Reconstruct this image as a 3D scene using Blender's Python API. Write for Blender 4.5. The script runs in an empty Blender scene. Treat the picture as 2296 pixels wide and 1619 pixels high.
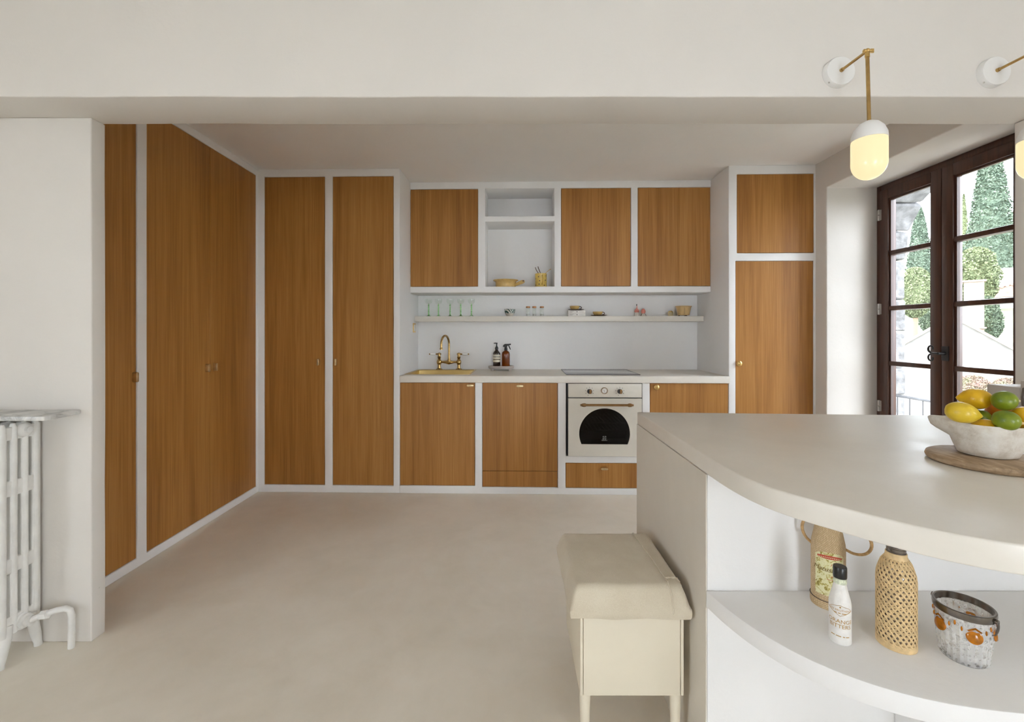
import bpy, bmesh, math, random
from mathutils import Vector, Matrix, noise
random.seed(7)
PI = math.pi
# ---------------------------------------------------------------- camera, world, sun, exposure
scn = bpy.context.scene
col = scn.collection
CAM_H = 1.267          # eye height in metres
FPX, CX, HY = 1000.0, 1148.0, 746.0   # focal length, optical axis column and horizon row, in 2296x1619 pixels
cam_d = bpy.data.cameras.new('camera'); cam = bpy.data.objects.new('camera', cam_d); col.objects.link(cam)
cam.location = (0, 0, CAM_H); cam.rotation_euler = (PI/2, 0, 0)
cam_d.sensor_width = 36; cam_d.lens = FPX/2296*36; cam_d.shift_y = -(809.5-HY)/2296
cam_d.clip_start = .02; cam_d.clip_end = 400
scn.camera = cam
scn.view_settings.view_transform = 'Standard'; scn.view_settings.look = 'None'
scn.view_settings.gamma = 1; scn.view_settings.exposure = 0.60
scn.view_settings.use_curve_mapping = False
try:
    scn.cycles.use_denoising = True
    scn.cycles.max_bounces = 10; scn.cycles.diffuse_bounces = 6; scn.cycles.transparent_max_bounces = 16
    scn.cycles.sample_clamp_indirect = 6
except Exception: pass
w = bpy.data.worlds.new('sky'); scn.world = w; w.use_nodes = True
wb = w.node_tree.nodes['Background']
wb.inputs[0].default_value = (.83, .91, 1.0, 1); wb.inputs[1].default_value = 11.0
def light(name, kind, loc, rot, energy, color, size=None, size_y=None):
    d = bpy.data.lights.new(name, kind); d.energy = energy; d.color = color
    o = bpy.data.objects.new(name, d); col.objects.link(o); o.location = loc; o.rotation_euler = rot
    if kind == 'AREA':
        d.shape = 'RECTANGLE'; d.size = size; d.size_y = size_y
    return o
sun = light('sun', 'SUN', (0, 0, 20), (0, 0, 0), 3.2, (1, .95, .86)); sun.data.angle = .01
sun.rotation_euler = Vector((.62, .12, -.78)).to_track_quat('-Z', 'Y').to_euler()
# daylight standing in the openings of the living room behind the camera
light('daylight_side_window', 'AREA', (3.44, -1.2, 1.5), (PI/2, 0, PI/2), 3, (1.0, .98, .95), 1.0, 1.0)
light('daylight_rear_doors', 'AREA', (1.2, -4.24, 1.08), (PI/2, 0, 0), 7, (1.0, .975, .94), 1.2, 2.0)
light('daylight_left_window', 'AREA', (-3.64, -1.3, 1.5), (PI/2, 0, -PI/2), 4, (1.0, .98, .95), 1.4, 1.2)

# ---------------------------------------------------------------- pixel helpers (a pixel is a direction; the plane gives the distance)
def P_y(px, py, Y): return Vector(((px-CX)/FPX*Y, Y, CAM_H+(HY-py)/FPX*Y))
BA = math.atan(.0235); BY = 3.5; CA, SA = math.cos(BA), math.sin(BA)   # the back run stands 1.3 degrees askew
def bw(u, v, z): return Vector((u*CA+v*SA, BY-u*SA+v*CA, z))
def b_px(px, py, v=0.0):
    r = ((px-CX)/FPX, (HY-py)/FPX); k = (v+BY*CA)/(r[0]*SA+CA)
    x, y = r[0]*k, k-BY
    return (x*CA-y*SA, CAM_H+r[1]*k)


# ---------------------------------------------------------------- node materials
def mk(name):
    m = bpy.data.materials.new(name); m.use_nodes = True
    nt = m.node_tree; return m, nt, nt.nodes['Principled BSDF']
def rgba(c): return (c[0], c[1], c[2], 1)
def coords(nt, scale, kind='Object'):
    tc = nt.nodes.new('ShaderNodeTexCoord'); mp = nt.nodes.new('ShaderNodeMapping')
    mp.inputs['Scale'].default_value = scale if hasattr(scale, '__len__') else (scale,)*3
    nt.links.new(tc.outputs[kind], mp.inputs[0]); return mp
def noise_n(nt, vec, scale, detail=3, rough=.5, dist=0):
    n = nt.nodes.new('ShaderNodeTexNoise'); n.inputs['Scale'].default_value = scale
    n.inputs['Detail'].default_value = detail; n.inputs['Roughness'].default_value = rough
    n.inputs['Distortion'].default_value = dist
    nt.links.new(vec.outputs[0], n.inputs['Vector']); return n
def ramp(nt, src, stops, out='Fac'):
    r = nt.nodes.new('ShaderNodeValToRGB'); e = r.color_ramp.elements
    while len(e) < len(stops): e.new(.5)
    for i, (p, c) in enumerate(stops): e[i].position = p; e[i].color = rgba(c)
    nt.links.new(src.outputs[out], r.inputs[0]); return r
def bump(nt, b, src, strength, dist=.01, out='Fac'):
    n = nt.nodes.new('ShaderNodeBump'); n.inputs['Strength'].default_value = strength; n.inputs['Distance'].default_value = dist
    nt.links.new(src.outputs[out], n.inputs['Height']); nt.links.new(n.outputs[0], b.inputs['Normal']); return n
def simple(name, c, rough=.5, metal=0, var=.08, vscale=12, bmp=0, bscale=60, spec=None, coat=0, scale=1):
    m, nt, b = mk(name)
    mp = coords(nt, scale)
    n = noise_n(nt, mp, vscale)
    lo = tuple(x*(1-var) for x in c); hi = tuple(min(1, x*(1+var)) for x in c)
    r = ramp(nt, n, [(.3, lo), (.7, hi)])
    nt.links.new(r.outputs[0], b.inputs['Base Color'])
    b.inputs['Roughness'].default_value = rough; b.inputs['Metallic'].default_value = metal
    if spec is not None: b.inputs['Specular IOR Level'].default_value = spec
    if coat: b.inputs['Coat Weight'].default_value = coat; b.inputs['Coat Roughness'].default_value = .08
    if bmp:
        n2 = noise_n(nt, mp, bscale, 4); bump(nt, b, n2, bmp)
    return m
def plaster(name, c, rough=.85, spec=.3, spots=True):
    m, nt, b = mk(name)
    mp = coords(nt, 1)
    n = noise_n(nt, mp, 1.7, 4, .55)
    r = ramp(nt, n, [(.3, tuple(x*.965 for x in c)), (.7, c)])
    last = r.outputs[0]
    if spots:      # the odd scuff and nail hole
        v = nt.nodes.new('ShaderNodeTexVoronoi'); v.inputs['Scale'].default_value = 2.6
        nt.links.new(mp.outputs[0], v.inputs['Vector'])
        rr = ramp(nt, v, [(.008, (.45, .43, .40)), (.016, (1, 1, 1))], 'Distance')
        mx = nt.nodes.new('ShaderNodeMixRGB'); mx.blend_type = 'MULTIPLY'; mx.inputs[0].default_value = .6
        nt.links.new(last, mx.inputs[1]); nt.links.new(rr.outputs[0], mx.inputs[2]); last = mx.outputs[0]
    nt.links.new(last, b.inputs['Base Color'])
    b.inputs['Roughness'].default_value = rough; b.inputs['Specular IOR Level'].default_value = spec
    n2 = noise_n(nt, mp, 9, 5, .6); bump(nt, b, n2, .12, .02)
    return m
def concrete(name, lo, hi, rough=(.32, .5), spec=.5, bs=.04, big=1.3):
    m, nt, b = mk(name)
    mp = coords(nt, 1)
    n = noise_n(nt, mp, big, 6, .62, .6); n1 = noise_n(nt, mp, 7, 5, .6, .4)
    mx = nt.nodes.new('ShaderNodeMath'); mx.operation = 'MULTIPLY_ADD'
    mx.inputs[1].default_value = .35; nt.links.new(n1.outputs['Fac'], mx.inputs[0])
    sc = nt.nodes.new('ShaderNodeMath'); sc.operation = 'MULTIPLY'; sc.inputs[1].default_value = .65
    nt.links.new(n.outputs['Fac'], sc.inputs[0]); nt.links.new(sc.outputs[0], mx.inputs[2])
    mid = tuple((a+c)/2 for a, c in zip(lo, hi))
    r = ramp(nt, mx, [(.36, lo), (.5, mid), (.66, hi)], 'Value'); nt.links.new(r.outputs[0], b.inputs['Base Color'])
    r2 = ramp(nt, n1, [(.3, (rough[0],)*3), (.7, (rough[1],)*3)]); nt.links.new(r2.outputs[0], b.inputs['Roughness'])
    b.inputs['Specular IOR Level'].default_value = spec
    n3 = noise_n(nt, mp, 40, 4); bump(nt, b, n3, bs, .01)
    return m
def veneer(name, dark, mid, light_, rough=.42):
    m, nt, b = mk(name)
    mp = coords(nt, (1, 1, .045)); mp2 = coords(nt, (1, 1, .012))
    # broad cathedral figure: distorted bands
    n0 = noise_n(nt, mp, 5.5, 2, .5, 1.2)
    mul = nt.nodes.new('ShaderNodeMath'); mul.operation = 'MULTIPLY'; mul.inputs[1].default_value = 16
    nt.links.new(n0.outputs['Fac'], mul.inputs[0])
    sn = nt.nodes.new('ShaderNodeMath'); sn.operation = 'SINE'; nt.links.new(mul.outputs[0], sn.inputs[0])
    fine = noise_n(nt, mp2, 210, 3, .6)
    broad = noise_n(nt, coords(nt, (1, 1, .12)), 2.2, 2)
    def madd(src, k, other, out=0):
        n_ = nt.nodes.new('ShaderNodeMath'); n_.operation = 'MULTIPLY_ADD'; n_.inputs[1].default_value = k
        nt.links.new(src, n_.inputs[0])
        if hasattr(other, 'links'): nt.links.new(other, n_.inputs[2])
        else: n_.inputs[2].default_value = other
        return n_.outputs[0]
    mid_f = noise_n(nt, coords(nt, (1, 1, .02)), 70, 2, .5)
    val = madd(fine.outputs['Fac'], .42, 0.0)
    val = madd(mid_f.outputs['Fac'], .22, val)
    val = madd(sn.outputs[0], .055, val)
    val = madd(broad.outputs['Fac'], .36, val)
    rr = nt.nodes.new('ShaderNodeMapRange'); nt.links.new(val, rr.inputs[0]); rr.inputs[1].default_value = .30; rr.inputs[2].default_value = .72
    r = ramp(nt, rr, [(.08, dark), (.5, mid), (.92, light_)], 'Result')
    nt.links.new(r.outputs[0], b.inputs['Base Color'])
    b.inputs['Roughness'].default_value = rough; b.inputs['Specular IOR Level'].default_value = .45
    bump(nt, b, fine, .05, .003)
    return m
def glassmat(name, c=(1, 1, 1), rough=0, ior=1.45):
    m, nt, b = mk(name)
    b.inputs['Base Color'].default_value = rgba(c); b.inputs['Roughness'].default_value = rough
    b.inputs['Transmission Weight'].default_value = 1; b.inputs['IOR'].default_value = ior
    return m
def pane_mat(name, tint=(1, 1, 1), gloss=1.0):
    m = bpy.data.materials.new(name); m.use_nodes = True; nt = m.node_tree
    nt.nodes.remove(nt.nodes['Principled BSDF']); out = nt.nodes['Material Output']
    t = nt.nodes.new('ShaderNodeBsdfTransparent'); t.inputs[0].default_value = rgba(tint)
    g = nt.nodes.new('ShaderNodeBsdfGlossy'); g.inputs['Roughness'].default_value = .01
    g.inputs[0].default_value = (gloss, gloss, gloss, 1)
    lw = nt.nodes.new('ShaderNodeLayerWeight'); lw.inputs[0].default_value = .5      # Schlick: the same from both faces of the sheet
    pw = nt.nodes.new('ShaderNodeMath'); pw.operation = 'POWER'; pw.inputs[1].default_value = 5; nt.links.new(lw.outputs['Facing'], pw.inputs[0])
    f = nt.nodes.new('ShaderNodeMath'); f.operation = 'MULTIPLY_ADD'; f.inputs[1].default_value = .96; f.inputs[2].default_value = .03; nt.links.new(pw.outputs[0], f.inputs[0])
    mx = nt.nodes.new('ShaderNodeMixShader')
    nt.links.new(f.outputs[0], mx.inputs[0]); nt.links.new(t.outputs[0], mx.inputs[1]); nt.links.new(g.outputs[0], mx.inputs[2])
    nt.links.new(mx.outputs[0], out.inputs[0]); return m
def emit_mat(name, c, strength):
    m, nt, b = mk(name)
    b.inputs['Base Color'].default_value = (c[0]*.2, c[1]*.2, c[2]*.2, 1); b.inputs['Emission Color'].default_value = rgba(c)
    b.inputs['Emission Strength'].default_value = strength; b.inputs['Roughness'].default_value = .25
    return m

M = {}
M['wall'] = plaster('painted_plaster', (.735, .70, .655))
M['ceil'] = plaster('ceiling_plaster', (.87, .86, .84))
M['frame'] = plaster('smooth_white_plaster', (.87, .865, .86), .7, .35, False)
M['islandwhite'] = plaster('white_bay_paint', (.86, .85, .84), .75, .35)
M['floor'] = concrete('waxed_concrete_floor', (.745, .685, .58), (.845, .79, .695), (.38, .55), .35)
M['worktop'] = concrete('waxed_concrete_worktop', (.71, .665, .59), (.80, .76, .69), (.30, .42), .5, .03)
M['islandend'] = concrete('waxed_concrete_panel', (.67, .62, .54), (.74, .69, .61), (.5, .65), .35, .03)
M['oak'] = veneer('oak_veneer', (.245, .096, .018), (.38, .168, .036), (.49, .245, .066))
M['dark'] = simple('dark_interior', (.02, .017, .014), .8)
M['brass'] = simple('brushed_brass', (.62, .42, .16), .28, 1, .06, 40)
M['agedbrass'] = simple('aged_brass', (.50, .33, .13), .25, 1, .18, 30)
M['sinkbrass'] = simple('satin_brass_sink', (.58, .43, .18), .32, 1, .08, 10)
M['bronze'] = simple('bronze', (.32, .19, .085), .38, 1, .1, 40)
M['porcelain'] = simple('porcelain', (.86, .85, .82), .15, 0, .02)
M['cream'] = simple('cream_enamel', (.72, .68, .60), .3, 0, .02)
M['black'] = simple('black_plastic', (.012, .012, .012), .3)
M['radiator'] = simple('radiator_enamel', (.78, .77, .74), .38, 0, .05, 20, .15, 45)
def marble():
    m, nt, b = mk('grey_marble'); mp = coords(nt, 1)
    n = noise_n(nt, mp, 9, 6, .65, 1.6)
    r = ramp(nt, n, [(.36, (.30, .30, .29)), (.5, (.58, .58, .56)), (.62, (.70, .69, .66))])
    nt.links.new(r.outputs[0], b.inputs['Base Color']); b.inputs['Roughness'].default_value = .3
    return m
M['marble'] = marble()
def fabric():
    m, nt, b = mk('cream_linen'); mp = coords(nt, 1)
    n = noise_n(nt, mp, 900, 2, .6); n2 = noise_n(nt, mp, 14, 3)
    mx = nt.nodes.new('ShaderNodeMath'); mx.operation = 'MULTIPLY_ADD'; mx.inputs[1].default_value = .4
    nt.links.new(n2.outputs['Fac'], mx.inputs[0]); nt.links.new(n.outputs['Fac'], mx.inputs[2])
    r = ramp(nt, mx, [(.5, (.58, .50, .37)), (.9, (.72, .65, .52))], 'Value')
    nt.links.new(r.outputs[0], b.inputs['Base Color']); b.inputs['Roughness'].default_value = .95
    b.inputs['Sheen Weight'].default_value = .3; bump(nt, b, n, .4, .002); return m
M['linen'] = fabric()
M['benchpaint'] = simple('cream_paint', (.78, .71, .57), .45, 0, .03, 6, .05, 30)
def darkwood():
    m, nt, b = mk('mahogany_stain'); mp = coords(nt, (1, 1, .06))
    n = noise_n(nt, mp, 60, 3, .6)
    r = ramp(nt, n, [(.3, (.040, .014, .008)), (.75, (.085, .032, .018))])
    nt.links.new(r.outputs[0], b.inputs['Base Color']); b.inputs['Roughness'].default_value = .35; return m
M['mahogany'] = darkwood()
M['pane'] = pane_mat('window_glass')
M['steel'] = simple('zinc', (.55, .53, .50), .35, 1)
M['iron'] = simple('wrought_iron', (.03, .03, .033), .5, 0, .2)

# ---------------------------------------------------------------- mesh helpers
def fin(bm, name, mat, parent=None, loc=(0, 0, 0), rotz=0, ang=38, bevel=0, seg=2, flat=False):
    bmesh.ops.recalc_face_normals(bm, faces=bm.faces)
    if bevel:
        es = [e for e in bm.edges if len(e.link_faces) == 2 and e.calc_face_angle(0) > math.radians(30)]
        bmesh.ops.bevel(bm, geom=es, offset=bevel, segments=seg, affect='EDGES', profile=.5)
    for f in bm.faces: f.smooth = not flat
    if not flat:
        for e in bm.edges:
            if len(e.link_faces) == 2 and e.calc_face_angle(0) > math.radians(ang): e.smooth = False
    me = bpy.data.meshes.new(name); bm.to_mesh(me); bm.free()
    o = bpy.data.objects.new(name, me); col.objects.link(o)
    if mat is not None: me.materials.append(M[mat] if isinstance(mat, str) else mat)
    if parent is not None: o.parent = parent
    o.location = loc; o.rotation_euler = (0, 0, rotz)
    return o
def tag(o, label, cat, group=None):
    o['label'] = label; o['category'] = cat
    if group: o['group'] = group
    return o
def thing(name, label, cat, loc=(0, 0, 0), rotz=0, group=None):
    o = bpy.data.objects.new(name, None); col.objects.link(o); o.empty_display_size = .05
    o.location = loc; o.rotation_euler = (0, 0, rotz); return tag(o, label, cat, group)
def struct(o): o['kind'] = 'structure'; return o
def dup(root, loc, rotz=None, label=None, parent=None):
    r = root.copy(); col.objects.link(r); r.location = loc
    if parent is not None: r.parent = parent
    if rotz is not None: r.rotation_euler = (0, 0, rotz)
    if label: r['label'] = label
    for ch in list(root.children):
        c = ch.copy(); col.objects.link(c); c.parent = r
        for g in list(ch.children):
            d = g.copy(); col.objects.link(d); d.parent = c
    return r
def box(bm, x0, x1, y0, y1, z0, z1):
    vs = [bm.verts.new(p) for p in ((x0,y0,z0),(x1,y0,z0),(x1,y1,z0),(x0,y1,z0),(x0,y0,z1),(x1,y0,z1),(x1,y1,z1),(x0,y1,z1))]
    for f in ((3,2,1,0),(4,5,6,7),(0,1,5,4),(1,2,6,5),(2,3,7,6),(3,0,4,7)): bm.faces.new([vs[i] for i in f])
    return vs
def bx(*a):
    bm = bmesh.new(); box(bm, *a); return bm
def lathe(bm, prof, seg=24, c=(0, 0, 0), mtx=None, closed=False):
    rings = []
    for r, z in prof:
        if r < 1e-5:
            v = [bm.verts.new((c[0], c[1], c[2]+z))]
        else:
            v = [bm.verts.new((c[0]+r*math.cos(2*PI*i/seg), c[1]+r*math.sin(2*PI*i/seg), c[2]+z)) for i in range(seg)]
        rings.append(v)
    pairs = list(zip(rings, rings[1:]))
    if closed: pairs.append((rings[-1], rings[0]))
    for a, b in pairs:
        if len(a) == 1 and len(b) == 1: continue
        for i in range(seg):
            j = (i+1) % seg
            if len(a) == 1: bm.faces.new((a[0], b[i], b[j]))
            elif len(b) == 1: bm.faces.new((a[i], a[j], b[0]))
            else: bm.faces.new((a[i], a[j], b[j], b[i]))
    if not closed:
        for r_ in (rings[0], rings[-1]):
            if len(r_) > 2:
                try: bm.faces.new(r_)
                except ValueError: pass
    if mtx is not None: bmesh.ops.transform(bm, matrix=mtx, verts=[v for r_ in rings for v in r_])
    return bm
def lt(prof, seg=24, **k): return lathe(bmesh.new(), prof, seg, **k)
def tube(bm, pts, r, seg=10, closed=False, cap=True):
    pts = [Vector(p) for p in pts]; n = len(pts)
    rad = r if hasattr(r, '__len__') else [r]*n
    t0 = (pts[1]-pts[0]).normalized()
    up = Vector((0, 0, 1)) if abs(t0.z) < .9 else Vector((1, 0, 0))
    nrm = t0.cross(up).normalized(); rings = []
    for i, p in enumerate(pts):
        if closed: t = (pts[(i+1) % n]-pts[i-1]).normalized()
        else: t = (pts[min(i+1, n-1)]-pts[max(i-1, 0)]).normalized()
        nrm = (nrm-t*nrm.dot(t)).normalized(); bn = t.cross(nrm)
        rings.append([bm.verts.new(p+(nrm*math.cos(2*PI*k/seg)+bn*math.sin(2*PI*k/seg))*rad[i]) for k in range(seg)])
    prs = list(zip(rings, rings[1:]))
    if closed: prs.append((rings[-1], rings[0]))
    for a, b in prs:
        for k in range(seg):
            bm.faces.new((a[k], a[(k+1) % seg], b[(k+1) % seg], b[k]))
    if cap and not closed: bm.faces.new(rings[0]); bm.faces.new(rings[-1])
    return bm
def tb(pts, r, seg=10, **k): return tube(bmesh.new(), pts, r, seg, **k)
def prism(bm, poly, z0, z1):
    a = [bm.verts.new((x, y, z0)) for x, y in poly]; b = [bm.verts.new((x, y, z1)) for x, y in poly]
    bm.faces.new(a[::-1]); bm.faces.new(b); n = len(poly)
    for i in range(n): bm.faces.new((a[i], a[(i+1) % n], b[(i+1) % n], b[i]))
    return bm
def arc(cx, cy, r, a0, a1, n): return [(cx+r*math.cos(a0+(a1-a0)*i/n), cy+r*math.sin(a0+(a1-a0)*i/n)) for i in range(n+1)]
def frame_grid(us, zs, holes, d0, d1, axes='u', step=.16, amp=.0012, bevel=.005):
    """a slab with rectangular holes, as one closed mesh; hand-trowelled edges wander a millimetre or so"""
    U = sorted(set(round(x, 5) for x in us)|set(round(h[0], 5) for h in holes)|set(round(h[1], 5) for h in holes))
    Z = sorted(set(round(x, 5) for x in zs)|set(round(h[2], 5) for h in holes)|set(round(h[3], 5) for h in holes))
    def fill(L):
        o = []
        for a, b in zip(L, L[1:]):
            n = max(1, int((b-a)/step)); o += [a+(b-a)*i/n for i in range(n)]
        return o+[L[-1]]
    U = fill(U); Z = fill(Z)
    solid = lambda i, j: 0 <= i < len(U)-1 and 0 <= j < len(Z)-1 and not any(
        h[0]-1e-4 < (U[i]+U[i+1])/2 < h[1]+1e-4 and h[2]-1e-4 < (Z[j]+Z[j+1])/2 < h[3]+1e-4 for h in holes)
    bm = bmesh.new(); cache = {}
    def V(i, j, d):
        k = (i, j, d)
        if k not in cache:
            u, z = U[i], Z[j]
            a = amp
            u2 = u+a*noise.noise(Vector((u*5, z*5, 3.1))); z2 = z+(a*noise.noise(Vector((u*5, z*5, 9.7))) if .005 < z < Z[-1]-.005 else 0)
            dd = (d0, d1)[d]
            cache[k] = bm.verts.new((u2, dd, z2) if axes == 'u' else (dd, u2, z2))
        return cache[k]
    for i in range(len(U)-1):
        for j in range(len(Z)-1):
            if not solid(i, j): continue
            for d in (0, 1): bm.faces.new((V(i, j, d), V(i+1, j, d), V(i+1, j+1, d), V(i, j+1, d)))
            if not solid(i-1, j): bm.faces.new((V(i, j, 0), V(i, j+1, 0), V(i, j+1, 1), V(i, j, 1)))
            if not solid(i+1, j): bm.faces.new((V(i+1, j, 0), V(i+1, j+1, 0), V(i+1, j+1, 1), V(i+1, j, 1)))
            if not solid(i, j-1): bm.faces.new((V(i, j, 0), V(i+1, j, 0), V(i+1, j, 1), V(i, j, 1)))
            if not solid(i, j+1): bm.faces.new((V(i, j+1, 0), V(i+1, j+1, 0), V(i+1, j+1, 1), V(i, j+1, 1)))
    bmesh.ops.recalc_face_normals(bm, faces=bm.faces)
    es = [e for e in bm.edges if len(e.link_faces) == 2 and e.calc_face_angle(0) > math.radians(60)]
    if bevel: bmesh.ops.bevel(bm, geom=es, offset=bevel, segments=3, affect='EDGES', profile=.5)
    return bm
def text_geo(s, size, align='CENTER', shear=0):
    c = bpy.data.curves.new('t', 'FONT'); c.body = s; c.size = size; c.align_x = align; c.align_y = 'CENTER'; c.shear = shear
    c.resolution_u = 3
    o = bpy.data.objects.new('t', c); col.objects.link(o)
    dg = bpy.context.evaluated_depsgraph_get(); me = bpy.data.meshes.new_from_object(o.evaluated_get(dg))
    V = [tuple(v.co) for v in me.vertices]; Fc = [tuple(p.vertices) for p in me.polygons]
    bpy.data.objects.remove(o); bpy.data.curves.remove(c); bpy.data.meshes.remove(me)
    return V, Fc
def text_on(bm, s, size, fn, shear=0):
    V, Fc = text_geo(s, size, shear=shear)
    vs = [bm.verts.new(fn(x, y)) for x, y, _ in V]
    for f in Fc:
        try: bm.faces.new([vs[i] for i in f])
        except ValueError: pass
    return bm
def blob(bm, c, r, sub=3, scale=(1, 1, 1), amp=0, freq=3, mtx=None):
    g = bmesh.ops.create_icosphere(bm, subdivisions=sub, radius=1)
    for v in g['verts']:
        p = v.co.copy()
        k = 1+amp*noise.noise(p*freq+Vector(c)*13)
        q = Vector((p.x*scale[0], p.y*scale[1], p.z*scale[2]))*r*k
        if mtx is not None: q = mtx @ q
        v.co = q+Vector(c)
    return bm
# ================================================================ the setting
CEIL = 2.565
FB = dict(loc=(0, BY, 0), rotz=-BA)
struct(fin(bx(-3.75, 3.6, -4.45, 4.5, -.12, 0), 'floor', 'floor'))
def slab(name, m, *a): return struct(fin(bx(*a), name, m))
slab('ceiling', 'ceil', -2.8, 2.9, 1.75, 4.5, CEIL, CEIL+.15)
slab('ceiling_living_room', 'wall', -3.75, 3.6, -4.45, 1.75, 2.95, 3.1)
struct(fin(bx(-2.8, 2.9, .63, .8, 0, CEIL+.02), 'wall_back', 'frame', **FB))
slab('wall_left', 'wall', -2.8, -2.63, 1.75, 4.5, 0, CEIL+.02)
# window wall of the kitchen, thick, with the deep reveal
struct(fin(frame_grid([1.75, 4.4], [0, CEIL+.02], [(1.96, 3.325, 0, 2.35)], 2.344, 2.86, 'y', .3, .002, .008), 'wall_right', 'wall'))
bm = bmesh.new(); prism(bm, [(2.35, 1.955), (2.86, 1.955), (2.86, 2.289), (2.72, 2.289)], 0, 2.352)
struct(fin(bm, 'wall_window_splay', 'wall'))
# the wall between kitchen and living room: projecting beam over a wide opening
bm = frame_grid([-3.75, 3.6], [2.148, 2.96], [], 1.665, 1.885, 'u', .16, .004, .005)
struct(fin(bm, 'wall_beam', 'wall'))
bm = frame_grid([-3.75, -1.722], [0, 2.148], [], 1.826, 1.89, 'u', .2, .003, .005)
struct(fin(bm, 'wall_front_left', 'wall'))
bm = frame_grid([2.117, 3.6], [0, 2.148], [], 1.826, 1.88, 'u', .2, .003, .005)
struct(fin(bm, 'wall_front_right', 'wall'))
# living room shell behind the camera with its window openings
struct(fin(frame_grid([-4.4, 1.826], [0, 2.95], [(-1.7, -.7, 1.0, 2.0)], 3.4, 3.6, 'y', .5, 0, .005), 'wall_living_right', 'wall'))
struct(fin(frame_grid([-4.4, 1.826], [0, 2.95], [(-2.0, -.6, .9, 2.1)], -3.75, -3.6, 'y', .5, 0, .005), 'wall_living_left', 'wall'))
struct(fin(frame_grid([-3.6, 3.4], [0, 2.95], [(.6, 1.8, .05, 2.1)], -4.4, -4.2, 'u', .5, 0, .005), 'wall_rear', 'wall'))
def plain_window(name, axis, a0, a1, z0, z1, d, n):
    bm = bmesh.new()
    def b(p0, p1, q0, q1):
        if axis == 'y': box(bm, d-.03, d+.03, p0, p1, q0, q1)
        else: box(bm, p0, p1, d-.03, d+.03, q0, q1)
    b(a0, a1, z0, z0+.07); b(a0, a1, z1-.07, z1)
    for i in range(n+1):
        x = a0+(a1-a0)*i/n; x0 = min(max(x-.035, a0), a1-.07); b(x0, x0+.07, z0+.07, z1-.07)
    struct(fin(bm, name, 'mahogany'))
plain_window('window_2', 'y', -1.7, -.7, 1.0, 2.0, 3.40, 2)
plain_window('window_3', 'u', .6, 1.8, .05, 2.1, -4.2, 2)
plain_window('window_4', 'y', -2.0, -.6, .9, 2.1, -3.6, 2)

# ---------------------------------------------------------------- French window in the kitchen reveal (glass doors, two leaves)
def french_window():
    root = bpy.data.objects.new('window_1', None); col.objects.link(root); root['kind'] = 'structure'
    X0, X1 = 2.717, 2.787; ZT = 2.35; Y0_, Y1_ = 2.29, 3.325; YM = 2.81
    bm = bmesh.new()
    box(bm, X0, X1, Y1_-.04, Y1_-.002, 0, ZT-.002); box(bm, X0, X1, Y0_+.002, Y0_+.04, 0, ZT-.002); box(bm, X0, X1, Y0_+.04, Y1_-.04, ZT-.042, ZT-.002)
    fin(bm, 'window_frame', 'mahogany', root, bevel=.003)
    bars = [1.84, 1.443, 1.047, .65]
    for (a, b) in ((Y0_+.042, YM-.001), (YM+.001, Y1_-.042)):
        st = .072; xa, xb = X0-.012, X1-.02
        bm = bmesh.new()
        box(bm, xa, xb, a, a+st, .01, ZT-.045); box(bm, xa, xb, b-st, b, .01, ZT-.045)
        box(bm, xa, xb, a+st, b-st, ZT-.045-.072, ZT-.045); box(bm, xa, xb, a+st, b-st, .01, .25)
        leaf = fin(bm, 'casement', 'mahogany', root, bevel=.004)
        zs = [.25]+bars[::-1]+[ZT-.117]
        for z in bars:
            bm = bx(xa+.006, xb-.004, a+st-.002, b-st+.002, z-.016, z+.016); fin(bm, 'glazing_bar', 'mahogany', leaf, bevel=.006)
        for z0, z1 in zip(zs, zs[1:]):
            fin(bx(xa+.030, xa+.034, a+st-.004, b-st+.004, z0+.004, z1-.004), 'pane', 'pane', leaf)
        # glazing beads
        bm = bmesh.new()
        for (p0, p1) in ((a+st, a+st+.014), (b-st-.014, b-st)): box(bm, xa+.012, xa+.03, p0, p1, .25, ZT-.117)
        box(bm, xa+.012, xa+.03, a+st+.014, b-st-.014, ZT-.131, ZT-.117)
        fin(bm, 'glazing_bead', 'mahogany', leaf)
    for z in (2.13, 1.44, .73, .25):
        bm = tb([(X0-.016, Y1_-.041, z-.04), (X0-.016, Y1_-.041, z-.004)], .009, 10); tube(bm, [(X0-.016, Y1_-.041, z+.004), (X0-.016, Y1_-.041, z+.04)], .009, 10)
        box(bm, X0-.014, X0-.008, Y1_-.06, Y1_-.022, z-.038, z+.038)
        fin(bm, 'hinge', 'steel', root)
    # scrolled iron handle on the meeting stile
    hz, hy, hx = 1.137, YM-.03, X0-.014
    bm = bmesh.new()
    box(bm, hx-.006, hx, hy-.022, hy+.022, hz-.045, hz+.045)
    tube(bm, [(hx, hy, hz), (hx-.05, hy, hz)], .009, 10)
    def scroll(s):
        pts = []
        for i in range(22):
            t = i/21; ang = -PI/2+t*1.6*PI; r = .026*(1-.55*t)
            pts.append((hx-.05, hy+.055+s*0+r*math.cos(ang)*.9-.012, hz+s*(.03+r*math.sin(ang)*1.0)))
        return pts
    tube(bm, [(hx-.05, hy, hz), (hx-.052, hy+.03, hz+.002), (hx-.05, hy+.045, hz-.004)]+scroll(1)[::-1][-8:][::-1], .006, 8)
    tube(bm, scroll(1), .005, 8); tube(bm, scroll(-1), .005, 8)
    fin(bm, 'window_handle', 'iron', root)
    return root
french_window()

# ---------------------------------------------------------------- plastered frames of the fitted cupboards
DOOR_D = .022
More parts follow.
